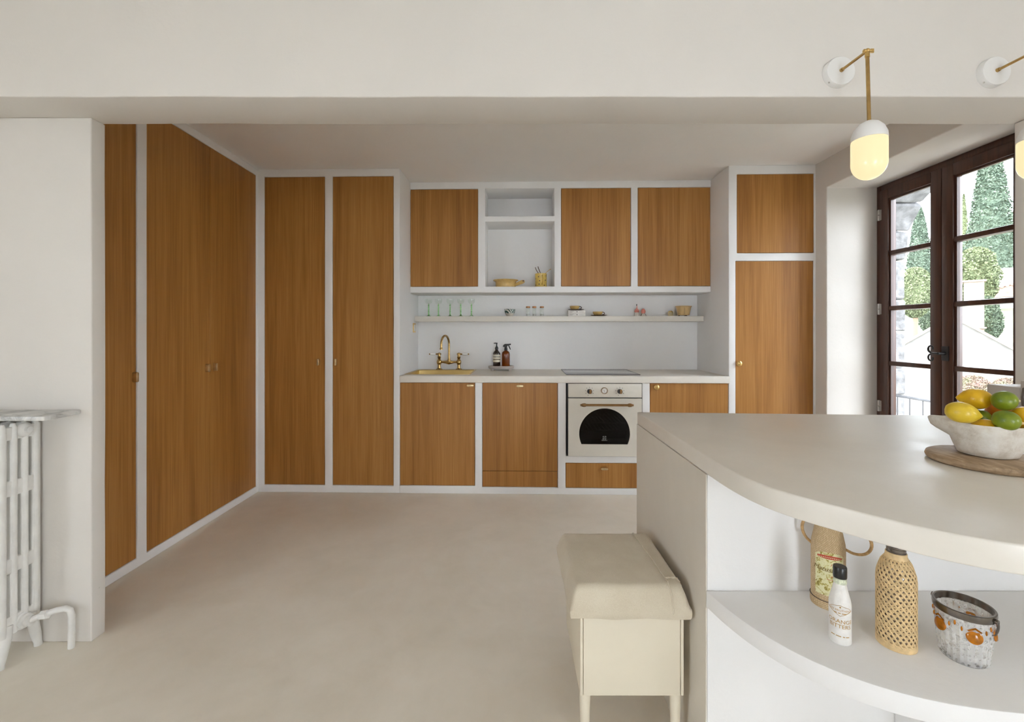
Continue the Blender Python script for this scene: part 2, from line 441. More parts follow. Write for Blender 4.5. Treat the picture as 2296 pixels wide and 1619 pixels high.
# left run (plane X = -2.02)
fl = frame_grid([1.892, 3.553], [0, CEIL], [(1.95, 2.405, .05, 2.513), (2.469, 3.527, .05, 2.513)], -2.02, -2.63, 'y', .16, .0015, .005)
struct(fin(fl, 'trim_1', 'frame'))
TZ0, TZ1 = .058, 2.506
struct(fin(frame_grid([-2.06, -.8875], [0, CEIL], [(-1.972, -1.485, TZ0, TZ1), (-1.4244, -.937, TZ0, TZ1)], 0, .63, 'u', .16, .0015, .005), 'trim_2', 'frame', **FB))
WT0, WT1 = .8736, .929
bh = [(-.8875, -.291, .060, WT0), (-.235, .3597, .053, WT0), (.4224, 1.0153, .300, WT0), (.419, 1.0153, .050, .248), (1.074, 1.6823, .05, WT0)]
struct(fin(frame_grid([-.8875, 1.6823], [0, WT0], bh, .001, .63, 'u', .16, .0015, .004), 'trim_3', 'frame', **FB))
UV0 = .33; UZ0, UZ1 = 1.663, 2.506
uh = [(-.8875, -.2994, UZ0, UZ1), (-.238, .3554, UZ0, 2.222), (-.238, .3554, 2.268, UZ1), (.4126, 1.0088, UZ0, UZ1), (1.0655, 1.6823, UZ0, UZ1)]
struct(fin(frame_grid([-.8875, 1.6823], [1.611, CEIL], uh, UV0, .63, 'u', .16, .0015, .004), 'trim_4', 'frame', **FB))
rh = [(1.746, 2.336, 1.884, 2.498), (1.735, 2.332, .06, 1.824)]
struct(fin(frame_grid([1.6823, 2.352], [0, CEIL], rh, 0, .63, 'u', .16, .0015, .005), 'trim_5', 'frame', **FB))

# ---------------------------------------------------------------- cupboards
def oval_knob(parent, loc, vertical=True, axis='v', s=1):
    """pill-shaped brass pull with a pale worn face"""
    L, W, D = .027*s, .0085*s, .024
    pts = []
    for (cy, a0) in ((L-W, 0), (-(L-W), PI)):
        pts += [(W*math.cos(a0+PI*i/8), cy+W*math.sin(a0+PI*i/8)) for i in range(9)]
    bm = bmesh.new(); prism(bm, pts, 0, D)
    if axis == 'v':   # plate normal -v
        R = Matrix(((1, 0, 0), (0, 0, -1), (0, 1, 0))) if vertical else Matrix(((0, 1, 0), (0, 0, -1), (1, 0, 0)))
    else: R = Matrix(((0, 0, 1), (1, 0, 0), (0, 1, 0)))
    bmesh.ops.transform(bm, matrix=R.to_4x4(), verts=bm.verts)
    return fin(bm, 'knob', 'knobface', parent, loc, bevel=.0015)
def round_knob(parent, loc, r=.021):
    bm = lt([(0, 0), (.008, 0), (.007, .008), (r*.8, .012), (r, .018), (r*.93, .024), (r*.6, .028), (0, .030)], 24, mtx=Matrix.Rotation(PI/2, 4, 'X'))
    return fin(bm, 'knob', 'brass', parent, loc)
M['knobface'] = simple('worn_brass_pull', (.66, .52, .30), .36, 1, .12, 60)
G = .0028; REC = .005
def back_cabinet(name, label, u0, u1, z0, z1, v=0.0, depth=.55, knob=None, split=None, group=None, knobkind='oval', part='door'):
    t = thing(name, label, 'cabinet', bw((u0+u1)/2, v+REC, z0), -BA, group)
    w = (u1-u0)/2; h = z1-z0
    bm = bmesh.new(); a = .004; th = .016; y0, y1 = DOOR_D+.004, depth
    box(bm, -w+a, -w+a+th, y0, y1, a, h-a); box(bm, w-a-th, w-a, y0, y1, a, h-a); box(bm, -w+a+th, w-a-th, y0, y1, a, a+th)
    box(bm, -w+a+th, w-a-th, y0, y1, h-a-th, h-a); box(bm, -w+a+th, w-a-th, y1-.01, y1, a+th, h-a-th)
    fin(bm, 'body', 'dark', t)
    zs = [(G, h-G)] if split is None else [(G, split-z0-.0015), (split-z0+.0015, h-G)]
    doors = []
    for i, (a0, a1) in enumerate(zs):
        nm = part if i == len(zs)-1 else 'lower_panel'
        # built in the frame's own coordinates so that the grain differs from door to door
        c = Vector(((u0+u1)/2, v+REC, z0))
        bm = bx(-w+G, w-G, 0, DOOR_D, a0, a1); bmesh.ops.translate(bm, verts=bm.verts, vec=c)
        d = fin(bm, nm, 'oak', t, bevel=.0012, seg=1); d.location = -c
        doors.append((d, c))
    if knob:
        d, c = doors[-1]; p = Vector((knob[0], v+REC, knob[1]))
        if knobkind == 'oval_v': oval_knob(d, p, True)
        elif knobkind == 'oval_h': oval_knob(d, p, False)
        else: round_knob(d, p)
    return t
k1 = b_px(714, 812); k2 = b_px(753, 812)
back_cabinet('tall_cabinet', 'tall oak-fronted cupboard in the corner beside the double-door cupboard', -1.972, -1.485, TZ0, TZ1, 0, .6, k1, knobkind='oval_v')
back_cabinet('tall_cabinet', 'tall oak-fronted cupboard beside the sink worktop', -1.4244, -.937, TZ0, TZ1, 0, .6, k2, knobkind='oval_v')
back_cabinet('base_cabinet', 'oak base cupboard under the brass sink', -.8875, -.291, .060, WT0, 0, .06, b_px(1054.7, 864.4), knobkind='oval_h')
back_cabinet('base_cabinet', 'oak panelled dishwasher front with a narrow plinth board, next to the oven', -.235, .3597, .053, WT0, 0, .6, b_px(1165.8, 865.4), .179, knobkind='oval_h')
back_cabinet('drawer_unit', 'shallow oak drawer below the cream oven', .419, 1.0153, .050, .248, 0, .55, b_px(1355, 1050.5), knobkind='oval_h', part='drawer')
back_cabinet('base_cabinet', 'oak base cupboard with a round brass knob, between oven and tall cupboard', 1.074, 1.6823, .05, WT0, 0, .6, b_px(1471, 868), knobkind='round')
back_cabinet('wall_cabinet', 'oak wall cupboard above the sink', -.8875, -.2994, UZ0, UZ1, UV0, .29)
back_cabinet('wall_cabinet', 'oak wall cupboard above the hob, next to the open niche', .4126, 1.0088, UZ0, UZ1, UV0, .29)
back_cabinet('wall_cabinet', 'oak wall cupboard at the end next to the tall cupboards by the window', 1.0655, 1.6823, UZ0, UZ1, UV0, .29)
back_cabinet('tall_cabinet', 'tall oak cupboard door with round brass knob beside the window', 1.735, 2.332, .06, 1.824, 0, .6, b_px(1656, 815), knobkind='round')
back_cabinet('top_cabinet', 'short oak cupboard near the ceiling beside the window', 1.746, 2.336, 1.884, 2.498, 0, .6)
def side_cabinet(label, y0, y1, doors, name='wall_cupboard'):
    z0, z1 = .05, 2.513
    t = thing(name, label, 'cabinet', (-2.02-REC, (y0+y1)/2, z0))
    c = Vector((-2.02-REC, (y0+y1)/2, z0)); h = z1-z0; w = (y1-y0)/2
    bm = bmesh.new(); a = .004; th = .016; x0, x1 = -.58, -DOOR_D-.004
    box(bm, x0, x1, -w+a, -w+a+th, a, h-a); box(bm, x0, x1, w-a-th, w-a, a, h-a); box(bm, x0, x1, -w+a+th, w-a-th, a, a+th)
    box(bm, x0, x1, -w+a+th, w-a-th, h-a-th, h-a); box(bm, x0, x0+.01, -w+a+th, w-a-th, a+th, h-a-th)
    fin(bm, 'body', 'dark', t)
    for (a0, a1, ky, kz) in doors:
        bm = bx(-DOOR_D, 0, a0-c.y, a1-c.y, G, h-G); bmesh.ops.translate(bm, verts=bm.verts, vec=c)
        d = fin(bm, 'door', 'oak', t, bevel=.0012, seg=1); d.location = -c
        oval_knob(d, (c.x, ky, kz), True, 'x')
side_cabinet('narrow oak cupboard door partly behind the radiator wall corner', 1.95, 2.405, [(1.953, 2.402, 2.385, 1.029)])
side_cabinet('double-door oak cupboard on the side wall with two brass pulls meeting', 2.469, 3.527, [(2.472, 2.9885, 2.952, 1.033), (2.9915, 3.524, 3.028, 1.034)])
# ---------------------------------------------------------------- worktop with sink, tap, hob, oven
SU0, SU1, SV0, SV1 = -.865, -.345, .10, .535
def back_worktop():
    us = [-.8875, SU0, SU1, 1.688]; vs = [-.012, SV0, SV1, .63]
    bm = bmesh.new(); c = {}
    def V(i, j, k):
        if (i, j, k) not in c: c[(i, j, k)] = bm.verts.new((us[i], vs[j], (WT0+.0005, WT1)[k]))
        return c[(i, j, k)]
    for i in range(3):
        for j in range(3):
            if (i, j) == (1, 1): continue
            for k in (0, 1): bm.faces.new((V(i,j,k), V(i+1,j,k), V(i+1,j+1,k), V(i,j+1,k)))
    for i in range(3):
        for j in (0, 3): bm.faces.new((V(i,j,0), V(i+1,j,0), V(i+1,j,1), V(i,j,1)))
        for j in (0, 3): bm.faces.new((V(j,i,0), V(j,i+1,0), V(j,i+1,1), V(j,i,1)))
    for (a, b) in (((1,1),(2,1)), ((2,1),(2,2)), ((2,2),(1,2)), ((1,2),(1,1))):
        bm.faces.new((V(*a,0), V(*b,0), V(*b,1), V(*a,1)))
    o = fin(bm, 'worktop', 'worktop', bevel=.006, seg=3, **FB)
    tag(o, 'long pale concrete worktop holding the sink and the hob', 'worktop')
back_worktop()
def sink():
    t = thing('kitchen_sink', 'rectangular brass sink sunk into the pale worktop', 'sink', bw((SU0+SU1)/2, (SV0+SV1)/2, WT1), -BA)
    w, d = (SU1-SU0)/2-.001, (SV1-SV0)/2-.001
    bm = bmesh.new()
    def ring(a, b, z): return [bm.verts.new(p) for p in ((-a,-b,z),(a,-b,z),(a,b,z),(-a,b,z))]
    R = [ring(w-.008, d-.008, -.19), ring(w-.002, d-.002, -.01), ring(w-.002, d-.002, .0005), ring(w+.010, d+.010, .0005), ring(w+.010, d+.010, .0025), ring(w-.006, d-.006, .0025), ring(w-.008, d-.008, -.01), ring(w-.02, d-.02, -.183)]
    for a, b in zip(R, R[1:]):
        for i in range(4): bm.faces.new((a[i], a[(i+1)%4], b[(i+1)%4], b[i]))
    bm.faces.new(R[0]); bm.faces.new(R[-1])
    fin(bm, 'basin', 'sinkbrass', t, bevel=.002)
    fin(lt([(0, -.1825), (.035, -.1825), (.042, -.180), (.045, -.1825)], 24), 'drain', 'agedbrass', t)
sink()
def faucet():
    um = -.592; v = .582
    t = thing('bridge_tap', 'brass bridge tap with swan-neck spout and white porcelain levers', 'tap', bw(um, v, WT1), -BA)
    bm = bmesh.new()
    for s in (-1, 1):
        lathe(bm, [(0, 0), (.029, 0), (.029, .005), (.017, .012), (.014, .03), (.014, .045), (.019, .05), (.022, .062), (.022, .078), (.016, .088), (.012, .092), (.014, .105), (.017, .113), (.012, .122), (.012, .132), (.019, .137), (.019, .145), (.012, .152), (0, .155)], 18, (s*.0905, 0, 0))
    tube(bm, [(-.09, 0, .069), (-.05, 0, .069), (-.025, 0, .067), (0, 0, .065), (.025, 0, .067), (.05, 0, .069), (.09, 0, .069)], [.010, .010, .014, .020, .014, .010, .010], 14)
    fin(bm, 'bridge_body', 'agedbrass', t)
    bm = bmesh.new()
    lathe(bm, [(0, .07), (.017, .07), (.017, .082), (.012, .092), (.012, .1), (0, .1)], 16)
    dx, dy = -.045, -.145; R = .5
    pts = [(0, 0, .09), (0, 0, .17), (0, 0, .235)]
    for i in range(1, 13):
        a = PI-PI*i/12*1.03; pts.append((dx*(.5+.5*math.cos(a)), dy*(.5+.5*math.cos(a)), .235+.076*math.sin(a)))
    pts.append((dx*1.0, dy*1.0, .205))
    tube(bm, pts, .0095, 12)
    lathe(bm, [(0, .188), (.014, .188), (.014, .198), (.010, .206), (0, .206)], 14, (dx, dy, 0))
    fin(bm, 'spout', 'agedbrass', t)
    for s in (-1, 1):
        R_ = Matrix.Rotation(s*PI/2, 4, 'Y'); R_.translation = Vector((s*.0905, 0, .141))
        h = fin(lt([(0, .012), (.007, .012), (.008, .03), (.005, .033), (.0, .033)], 12, mtx=R_), 'lever', 'agedbrass', t)
        fin(lt([(0, .031), (.007, .031), (.0115, .045), (.0122, .060), (.0075, .083), (0, .084)], 14, mtx=R_), 'porcelain_grip', 'porcelain', h)
        fin(lt([(0, .083), (.006, .083), (.007, .088), (.004, .094), (0, .095)], 12, mtx=R_), 'finial', 'agedbrass', h)
faucet()
M['hobglass'] = simple('hob_glass', (.05, .05, .055), .12, 0, .02, coat=1)
t = thing('induction_hob', 'flat dark glass hob set into the worktop above the oven', 'hob', bw(.728, .33, WT1), -BA)
fin(bx(-.292, .292, -.25, .25, .0, .004), 'glass_plate', 'hobglass', t, bevel=.001)
bm = bmesh.new()
for (a, b, c_, d) in ((-.292, .292, -.2525, -.25), (-.292, .292, .25, .2525), (-.2945, -.292, -.2525, .2525), (.292, .2945, -.2525, .2525)): box(bm, a, b, c_, d, 0, .0045)
fin(bm, 'edge_trim', 'black', t)
def oven():
    U0, U1 = .439, 1.008; um = (U0+U1)/2
    t = thing('built_in_oven', 'cream retro oven with arched dark window and bronze handle', 'oven', bw(um, 0, .302), -BA)
    lu = lambda px, py: (b_px(px, py)[0]-um, b_px(px, py)[1]-.302)
    w = (U1-U0)/2
    zc0 = lu(1354, 890.8)[1]; zt = WT0-.302-.004; zd1 = lu(1354, 893)[1]
    # housing
    bm = bmesh.new(); D = .54; HW = w+.008
    box(bm, -HW, -HW+.012, .004, D, .002, zt); box(bm, HW-.012, HW, .004, D, .002, zt); box(bm, -HW+.012, HW-.012, .004, D, .002, .014); box(bm, -HW+.012, HW-.012, .004, D, zt-.012, zt)
    box(bm, -HW+.012, HW-.012, D-.01, D, .014, zt-.012); box(bm, -HW+.012, HW-.012, .004, .02, zc0-.01, zd1+.014)
    fin(bm, 'housing', 'black', t)
    p = fin(bx(-w, w, -.016, .004, zc0, zt), 'control_panel', 'cream', t, bevel=.002)
    for px in (1321, 1388.7):
        x, z = lu(px, 877)
        k = fin(lt([(0, 0), (.0195, 0), (.0195, .006), (.017, .022), (0, .022)], 24, mtx=Matrix.Translation((x, -.016, z)) @ Matrix.Rotation(PI/2, 4, 'X')), 'dial', 'black', p)
        fin(bx(x-.004, x+.013, -.042, -.038, z-.016, z+.016), 'dial_face', 'bronze', p, bevel=.0015)
        bm = bmesh.new()
        for i in range(9):
            a = PI/2+2*PI*i/9
            if i == 5: continue
            cx_, cz_ = x+.032*math.cos(a), z+.032*math.sin(a); s = .0022
            box(bm, cx_-s, cx_+s, -.0166, -.016, cz_-s, cz_+s)
        fin(bm, 'dial_mark', 'black', p)
    x, z = lu(1354.4, 875.3)
    ROT = Matrix.Translation((x, -.016, z)) @ Matrix.Rotation(PI/2, 4, 'X')
    fin(lathe(bmesh.new(), [(.0215, 0), (.0255, 0), (.0255, .006), (.0215, .006)], 32, mtx=ROT, closed=True), 'clock_ring', 'bronze', p)
    fin(lt([(0, 0), (.022, 0), (.022, .002), (0, .002)], 32, mtx=ROT), 'clock_face', 'porcelain', p)
    bm = bmesh.new()
    for i in range(12):
        a = 2*PI*i/12; q = (x+.0175*math.cos(a), z+.0175*math.sin(a)); box(bm, q[0]-.0012, q[0]+.0012, -.0187, -.018, q[1]-.0012, q[1]+.0012)
    box(bm, x-.0008, x+.0008, -.0187, -.018, z-.012, z+.002); box(bm, x-.010, x, -.0187, -.018, z, z+.0016)
    fin(bm, 'clock_hands', 'black', p)
    # door: cream slab with an arched opening
    zd0 = .004
    cxw, czw = lu(1354.7, 971.5); R = .197; zb = lu(1354, 995.4)[1]
    a0 = math.asin((zb-czw)/R)
    hole = [(cxw+R*math.cos(a), czw+R*math.sin(a)) for a in [a0+(PI-2*a0)*i/40 for i in range(41)]]
    def slab_hole(bm, y0, y1):
        outer = []
        N = len(hole)
        # match each hole vertex with a point on the rectangle outline (walking the same way round)
        rect = [(w, zd0), (w, zd1), (-w, zd1), (-w, zd0)]
        for (hx, hz) in hole:
            dx, dz = hx-cxw, hz-czw
            ks = []
            if dx > 1e-6: ks.append((w-cxw)/dx)
            if dx < -1e-6: ks.append((-w-cxw)/dx)
            if dz > 1e-6: ks.append((zd1-czw)/dz)
            if dz < -1e-6: ks.append((zd0-czw)/dz)
            k = min(ks); outer.append((cxw+dx*k, czw+dz*k))
        # snap nearest outline points to the corners
        for cx_, cz_ in rect[:]:
            i = min(range(N), key=lambda q: (outer[q][0]-cx_)**2+(outer[q][1]-cz_)**2); outer[i] = (cx_, cz_)
        vs = {}
        for k, y in enumerate((y0, y1)):
            vs[k] = ([bm.verts.new((a, y, b)) for a, b in hole], [bm.verts.new((a, y, b)) for a, b in outer])
        for i in range(N):
            j = (i+1) % N
            for k in (0, 1): bm.faces.new((vs[k][0][i], vs[k][0][j], vs[k][1][j], vs[k][1][i]))
            bm.faces.new((vs[0][0][i], vs[0][0][j], vs[1][0][j], vs[1][0][i]))
            bm.faces.new((vs[0][1][i], vs[0][1][j], vs[1][1][j], vs[1][1][i]))
    bm = bmesh.new(); slab_hole(bm, -.018, .004)
    d = fin(bm, 'door', 'cream', t, ang=30)
    M['ovenglass'] = pane_mat('oven_glass', (.16, .13, .12), .7)
    bm = bmesh.new(); vsA = [bm.verts.new((a, -.010, b)) for a, b in hole]; vsB = [bm.verts.new((a, -.006, b)) for a, b in hole]
    bm.faces.new(vsA); bm.faces.new(vsB[::-1])
    for i in range(len(hole)): j = (i+1) % len(hole); bm.faces.new((vsA[i], vsA[j], vsB[j], vsB[i]))
    fin(bm, 'door_window', 'ovenglass', d)
    # shelves seen dimly inside
    for py in (934, 952, 968):
        z = lu(1354, py)[1]; bm = tb([(-.19, .05, z), (.19, .05, z)], .003, 8)
        for i in range(12): tube(bm, [(-.18+.36*i/11, .05, z), (-.18+.36*i/11, .4, z)], .0015, 6)
        fin(bm, 'rack', 'steel', t)
    bmh = bmesh.new(); hz = lu(1357, 906)[1]; x0, x1 = lu(1303, 906)[0], lu(1413, 906)[0]
    RX = Matrix.Translation((x0, -.055, hz)) @ Matrix.Rotation(PI/2, 4, 'Y'); L = x1-x0
    lathe(bmh, [(0, -.012), (.008, -.012), (.009, .0), (.013, .004), (.014, .024), (.010, .03), (.009, .034), (.009, L-.034), (.010, L-.03), (.014, L-.024), (.013, L-.004), (.009, L), (.008, L+.012), (0, L+.012)], 16, mtx=RX)
    for x in (x0+.014, x1-.014): tube(bmh, [(x, -.055, hz), (x, -.017, hz)], .007, 10)
    fin(bmh, 'handle', 'bronze', d)
    # printed emblem and name on the glass
    M['print'] = simple('silver_print', (.45, .44, .43), .5)
    bm = bmesh.new(); ex, ez = lu(1354.8, 981); s = .0115
    for i in range(4):      # square emblem: four corner brackets and a centre sweep
        sx, sz = (1, 1, -1, -1)[i], (1, -1, -1, 1)[i]
        box(bm, ex+min(sx*.003, sx*s), ex+max(sx*.003, sx*s), -.0106, -.0102, ez+sz*s-.0012, ez+sz*s+.0012)
        box(bm, ex+sx*s-.0012, ex+sx*s+.0012, -.0106, -.0102, ez+min(sz*.003, sz*s), ez+max(sz*.003, sz*s))
    for i in range(10):
        a = 2*PI*i/10; q = .006; box(bm, ex+q*math.cos(a)-.001, ex+q*math.cos(a)+.001, -.0106, -.0102, ez+q*math.sin(a)*.8-.001, ez+q*math.sin(a)*.8+.001)
    tx, tz = lu(1354.8, 986.6)
    text_on(bm, 'Electrolux', .0105, lambda x_, y_: (tx+x_, -.0104, tz+y_))
    fin(bm, 'emblem', 'print', d)
oven()
# brass socket plate on the return wall of the sink niche
t = thing('power_socket', 'small brass socket plate on the niche wall under the floating shelf', 'socket', bw(-.8875, .47, 1.31), -BA)
fin(bx(0, .006, -.045, .045, -.042, .042), 'plate', 'brass', t, bevel=.002)
fin(bx(.006, .009, -.03, -.004, -.028, .028), 'switch_rocker', 'porcelain', t, bevel=.001)
fin(bx(.006, .009, .004, .03, -.028, .028), 'switch_rocker', 'porcelain', t, bevel=.001)
# ---------------------------------------------------------------- floating shelf
SH0, SH1, SHV = 1.366, 1.415, .47
tag(fin(bx(-.885, 1.680, SHV, .629, SH0, SH1), 'floating_shelf', 'worktop', bevel=.005, **FB), 'pale plaster shelf running between the niche walls under the wall cupboards', 'shelf')
SZ = SH1+.0005
def on_shelf(name, label, cat, u, group=None, v=.545, z=None): return thing(name, label, cat, bw(u, v, SZ if z is None else z), -BA, group)
M['clear'] = pane_mat('clear_glass', (.97, .98, .97)); M['green'] = glassmat('green_glass', (.50, .92, .42))
def wineglass(u):
    t = on_shelf('wine_glass', 'clear wine glass with a twisted green stem on the floating shelf', 'glass', u, 'green-stemmed wine glasses on the shelf')
    fin(lt([(0, .112), (.018, .114), (.030, .125), (.034, .142), (.033, .160), (.0322, .160), (.0330, .142), (.029, .126), (.017, .1155), (0, .1135)], 24), 'bowl', 'clear', t)
    bm = bmesh.new()
    lathe(bm, [(0, 0), (.030, 0), (.030, .0015), (.014, .006), (.006, .014), (.0045, .02), (0, .02)], 20)
    # twisted stem
    n = 26; rings = []
    for i in range(n+1):
        z = .018+.096*i/n; a = i*.55; ring = []
        for k in range(12):
            th = 2*PI*k/12; r = .0050+.0018*math.cos(3*th)+.0012*math.sin(i*1.2)
            ring.append(bm.verts.new((r*math.cos(th+a), r*math.sin(th+a), z)))
        rings.append(ring)
    for a, b in zip(rings, rings[1:]):
        for k in range(12): bm.faces.new((a[k], a[(k+1)%12], b[(k+1)%12], b[k]))
    bm.faces.new(rings[0]); bm.faces.new(rings[-1])
    fin(bm, 'stem', 'green', t); return t
g0 = wineglass(-.7717)
g0['label'] = 'green-stemmed wine glass closest to the niche side wall with the socket'
for u, lb in ((-.6821, 'green-stemmed wine glass second from the niche side wall with the socket'), (-.5763, 'green-stemmed wine glass in the middle of the five on the shelf'), (-.4787, 'green-stemmed wine glass second from the striped bowl end of the row'), (-.3812, 'green-stemmed wine glass closest to the striped bowl')): dup(g0, bw(u, .545, SZ), label=lb)
# patterned bowl
def stripes():
    m, nt, b = mk('green_striped_glaze'); mp = coords(nt, 1)
    wv = nt.nodes.new('ShaderNodeTexWave'); wv.bands_direction = 'DIAGONAL'; wv.inputs['Scale'].default_value = 26; wv.inputs['Distortion'].default_value = 3; wv.inputs['Detail'].default_value = 1; wv.inputs['Detail Scale'].default_value = 8
    nt.links.new(mp.outputs[0], wv.inputs['Vector'])
    r = ramp(nt, wv, [(.45, (.02, .07, .06)), (.55, (.66, .68, .64))]); nt.links.new(r.outputs[0], b.inputs['Base Color']); b.inputs['Roughness'].default_value = .2; return m
M['stripes'] = stripes(); M['stone'] = simple('pale_stoneware', (.55, .50, .44), .5)
t = on_shelf('ceramic_bowl', 'small bowl with dark green slanted stripes, alone on the shelf', 'bowl', -.033)
fin(lt([(0, 0), (.024, 0), (.026, .003), (.036, .014), (.042, .026), (0, .026)], 28), 'base', 'stone', t)
fin(lt([(.042, .026), (.048, .044), (.050, .064), (.046, .064), (.044, .044), (.038, .0275), (0, .0265)], 28), 'striped_wall', 'stripes', t)
M['salt'] = simple('salt', (.62, .60, .57), .8); M['cork'] = simple('copper_lid', (.36, .17, .07), .35, .8)
for i, u in enumerate((.1327, .1891, .2576)):
    t = on_shelf('spice_jar', ('clear spice jar with brown lid, the one nearest the striped bowl', 'clear spice jar with brown lid, between the two other jars', 'clear spice jar with brown lid, the one nearest the white boxes')[i], 'jar', u, 'clear spice jars on the shelf')
    fin(lt([(0, 0), (.018, 0), (.019, .003), (.019, .07), (.016, .076), (.0145, .076), (.0165, .07), (.0165, .004), (0, .004)], 20), 'jar_glass', 'clear', t)
    fin(lt([(0, .0045), (.016, .0045), (.016, .022), (0, .022)], 20), 'contents', 'salt', t)
    fin(lt([(0, .0762), (.0185, .0762), (.0185, .088), (.016, .09), (0, .09)], 20), 'lid', 'cork', t)
# two flat boxes with a cup on top
M['card'] = simple('white_card', (.74, .71, .66), .6); M['ink'] = simple('black_ink', (.03, .03, .03), .6)
for i, lab in enumerate(('flat white box with a black dot, lower one under the yellow cup', 'flat white box with a black dot, upper one directly under the saucer')):
    z = SZ+i*.0255
    t = on_shelf('flat_box', lab, 'box', .5672, None, .54, z)
    fin(bx(-.076, .076, -.045, .045, 0, .025), 'carton', 'card', t, bevel=.001)
    bm = bmesh.new(); lathe(bm, [(0, 0), (.0042, 0), (.0042, .0006), (0, .0006)], 14, mtx=Matrix.Translation((.002, -.045, .0125)) @ Matrix.Rotation(PI/2, 4, 'X'))
    for k in range(3): box(bm, -.066, -.040+.008*k, -.0456, -.045, .006+.006*k, .0072+.006*k)
    box(bm, .02, .06, -.0456, -.045, .010, .0112)
    pm = fin(bm, 'printed_mark', 'ink', t); pm['kind'] = 'stuff'
M['yglaze'] = simple('yellow_glaze', (.62, .42, .15), .25, 0, .12, 30); M['bglaze'] = simple('brown_glaze', (.10, .055, .03), .3)
def cup_set(u, z, la, lb):
    t = on_shelf('saucer', lb, 'saucer', u, None, .54, z)
    fin(lt([(0, 0), (.035, 0), (.05, .003), (.072, .008), (.073, .010), (.05, .0065), (.03, .004), (0, .004)], 32), 'dish', 'bglaze', t)
    t = on_shelf('tea_cup', la, 'cup', u-.012, None, .54, z+.0045)
    fin(lt([(0, 0), (.024, 0), (.03, .006), (.040, .018), (.045, .036), (.043, .036), (.037, .018), (.026, .008), (0, .006)], 28), 'cup_body', 'yglaze', t)
    pts = [(.040+.022*math.sin(a), 0, .021+.012*math.cos(a)) for a in [PI*i/10 for i in range(11)]]
    fin(tb(pts, .0035, 8), 'handle', 'bglaze', t)
cup_set(.565, SZ+.0512, 'shallow yellow cup with brown handle standing on the stacked white boxes', 'dark brown saucer lying on the stacked white boxes')
cup_set(.772, SZ, 'shallow yellow cup with brown handle standing beside the white boxes', 'dark brown saucer lying on the shelf beside the white boxes')
M['pink'] = simple('coral_glaze', (.72, .26, .21), .3, 0, .15, 60); M['white'] = simple('white_glaze', (.74, .69, .62), .3)
t = on_shelf('ceramic_figurine', 'small pink and white ceramic figurine with a thin dark-tipped neck', 'figurine', 1.1115)
fin(lt([(0, 0), (.020, 0), (.022, .006), (.017, .018), (.015, .034), (0, .036)], 20), 'base', 'white', t)
fin(lt([(0, .032), (.018, .034), (.022, .044), (.017, .058), (.008, .068), (.005, .074), (0, .076)], 20), 'body', 'pink', t)
n_ = fin(tb([(0, 0, .07), (.003, 0, .08), (.002, 0, .09), (0, 0, .096)], [.0055, .004, .0035, .0035], 8), 'neck', 'pink', t)
fin(lt([(0, .094), (.004, .094), (.0042, .104), (.002, .110), (0, .111)], 10), 'tip', 'ink', n_)
t = on_shelf('ceramic_figurine', 'small rounded pink-topped ceramic figurine without a neck', 'figurine', 1.170)
fin(lt([(0, 0), (.022, 0), (.021, .008), (.014, .026), (0, .03)], 20), 'base', 'white', t)
fin(lt([(0, .022), (.015, .024), (.021, .038), (.018, .054), (.009, .066), (0, .069)], 20), 'body', 'pink', t)
for s in (-1, 1): fin(tb([(s*.006, -.004, .03), (s*.018, -.006, .014), (s*.024, -.006, .001)], [.004, .0035, .003], 8), 'leg', 'bglaze', t)
M['olive'] = simple('ochre_stoneware', (.52, .42, .24), .5, 0, .15, 40); M['tan'] = simple('tan_glaze', (.64, .44, .20), .28, 0, .1, 25)
t = on_shelf('round_pot', 'tiny round ochre lidded pot beside the tan planter', 'pot', 1.4141)
fin(lt([(0, 0), (.017, 0), (.023, .01), (.0255, .024), (.022, .034), (0, .036)], 24), 'body', 'olive', t)
fin(lt([(.0225, .0345), (.0185, .042), (.009, .048), (0, .049)], 24), 'lid', 'yglaze', t)
t = on_shelf('planter', 'tan glazed conical planter at the end of the floating shelf', 'pot', 1.529)
fin(lt([(0, .008), (.050, .008), (.052, .012), (.065, .082), (.070, .084), (.071, .089), (.066, .091), (.061, .086), (.047, .016), (0, .016)], 32), 'body', 'tan', t)
for k in range(3):
    a = 2*PI*k/3-PI/2+.3; fin(lt([(0, 0), (.008, 0), (.009, .009), (0, .0095)], 10, c=(.038*math.cos(a), .038*math.sin(a), 0)), 'foot', 'bglaze', t)
for k in range(8):
    z = .018+k*.0078; r = .053+.013*(z-.012)/.07+.0003; a = -PI/2-.18
    bm = bmesh.new(); blob(bm, (r*math.cos(a), r*math.sin(a), z), .002, 1); fin(bm, 'dot', 'bglaze', t)

# ---------------------------------------------------------------- things in the open niche
NZ = UZ0+.0012
t = thing('terracotta_pan', 'wide ochre earthenware pan with a stub handle in the open niche', 'pan', bw(-.067, .47, NZ), -BA)
fin(lt([(0, 0), (.080, 0), (.088, .006), (.091, .05), (.096, .058), (.112, .066), (.113, .070), (.098, .068), (.087, .06), (.084, .012), (0, .008)], 36), 'pan_body', 'yglaze', t)
a = -.35
h = fin(tb([(.085*math.cos(a), .085*math.sin(a), .026), (.12*math.cos(a), .12*math.sin(a), .036), (.16*math.cos(a), .16*math.sin(a), .05), (.175*math.cos(a), .175*math.sin(a), .055)], [.014, .015, .017, .012], 14), 'handle', 'yglaze', t)
fin(lt([(0, 0), (.007, 0), (0, .002)], 12, mtx=Matrix.Translation((.166*math.cos(a), .166*math.sin(a)-.0155, .055)) @ Matrix.Rotation(PI/2, 4, 'X')), 'handle_hole', 'bglaze', h)
t = thing('spotted_jug', 'yellow jug with brown spots holding sticks in the open niche', 'jug', bw(.245, .43, NZ), -BA)
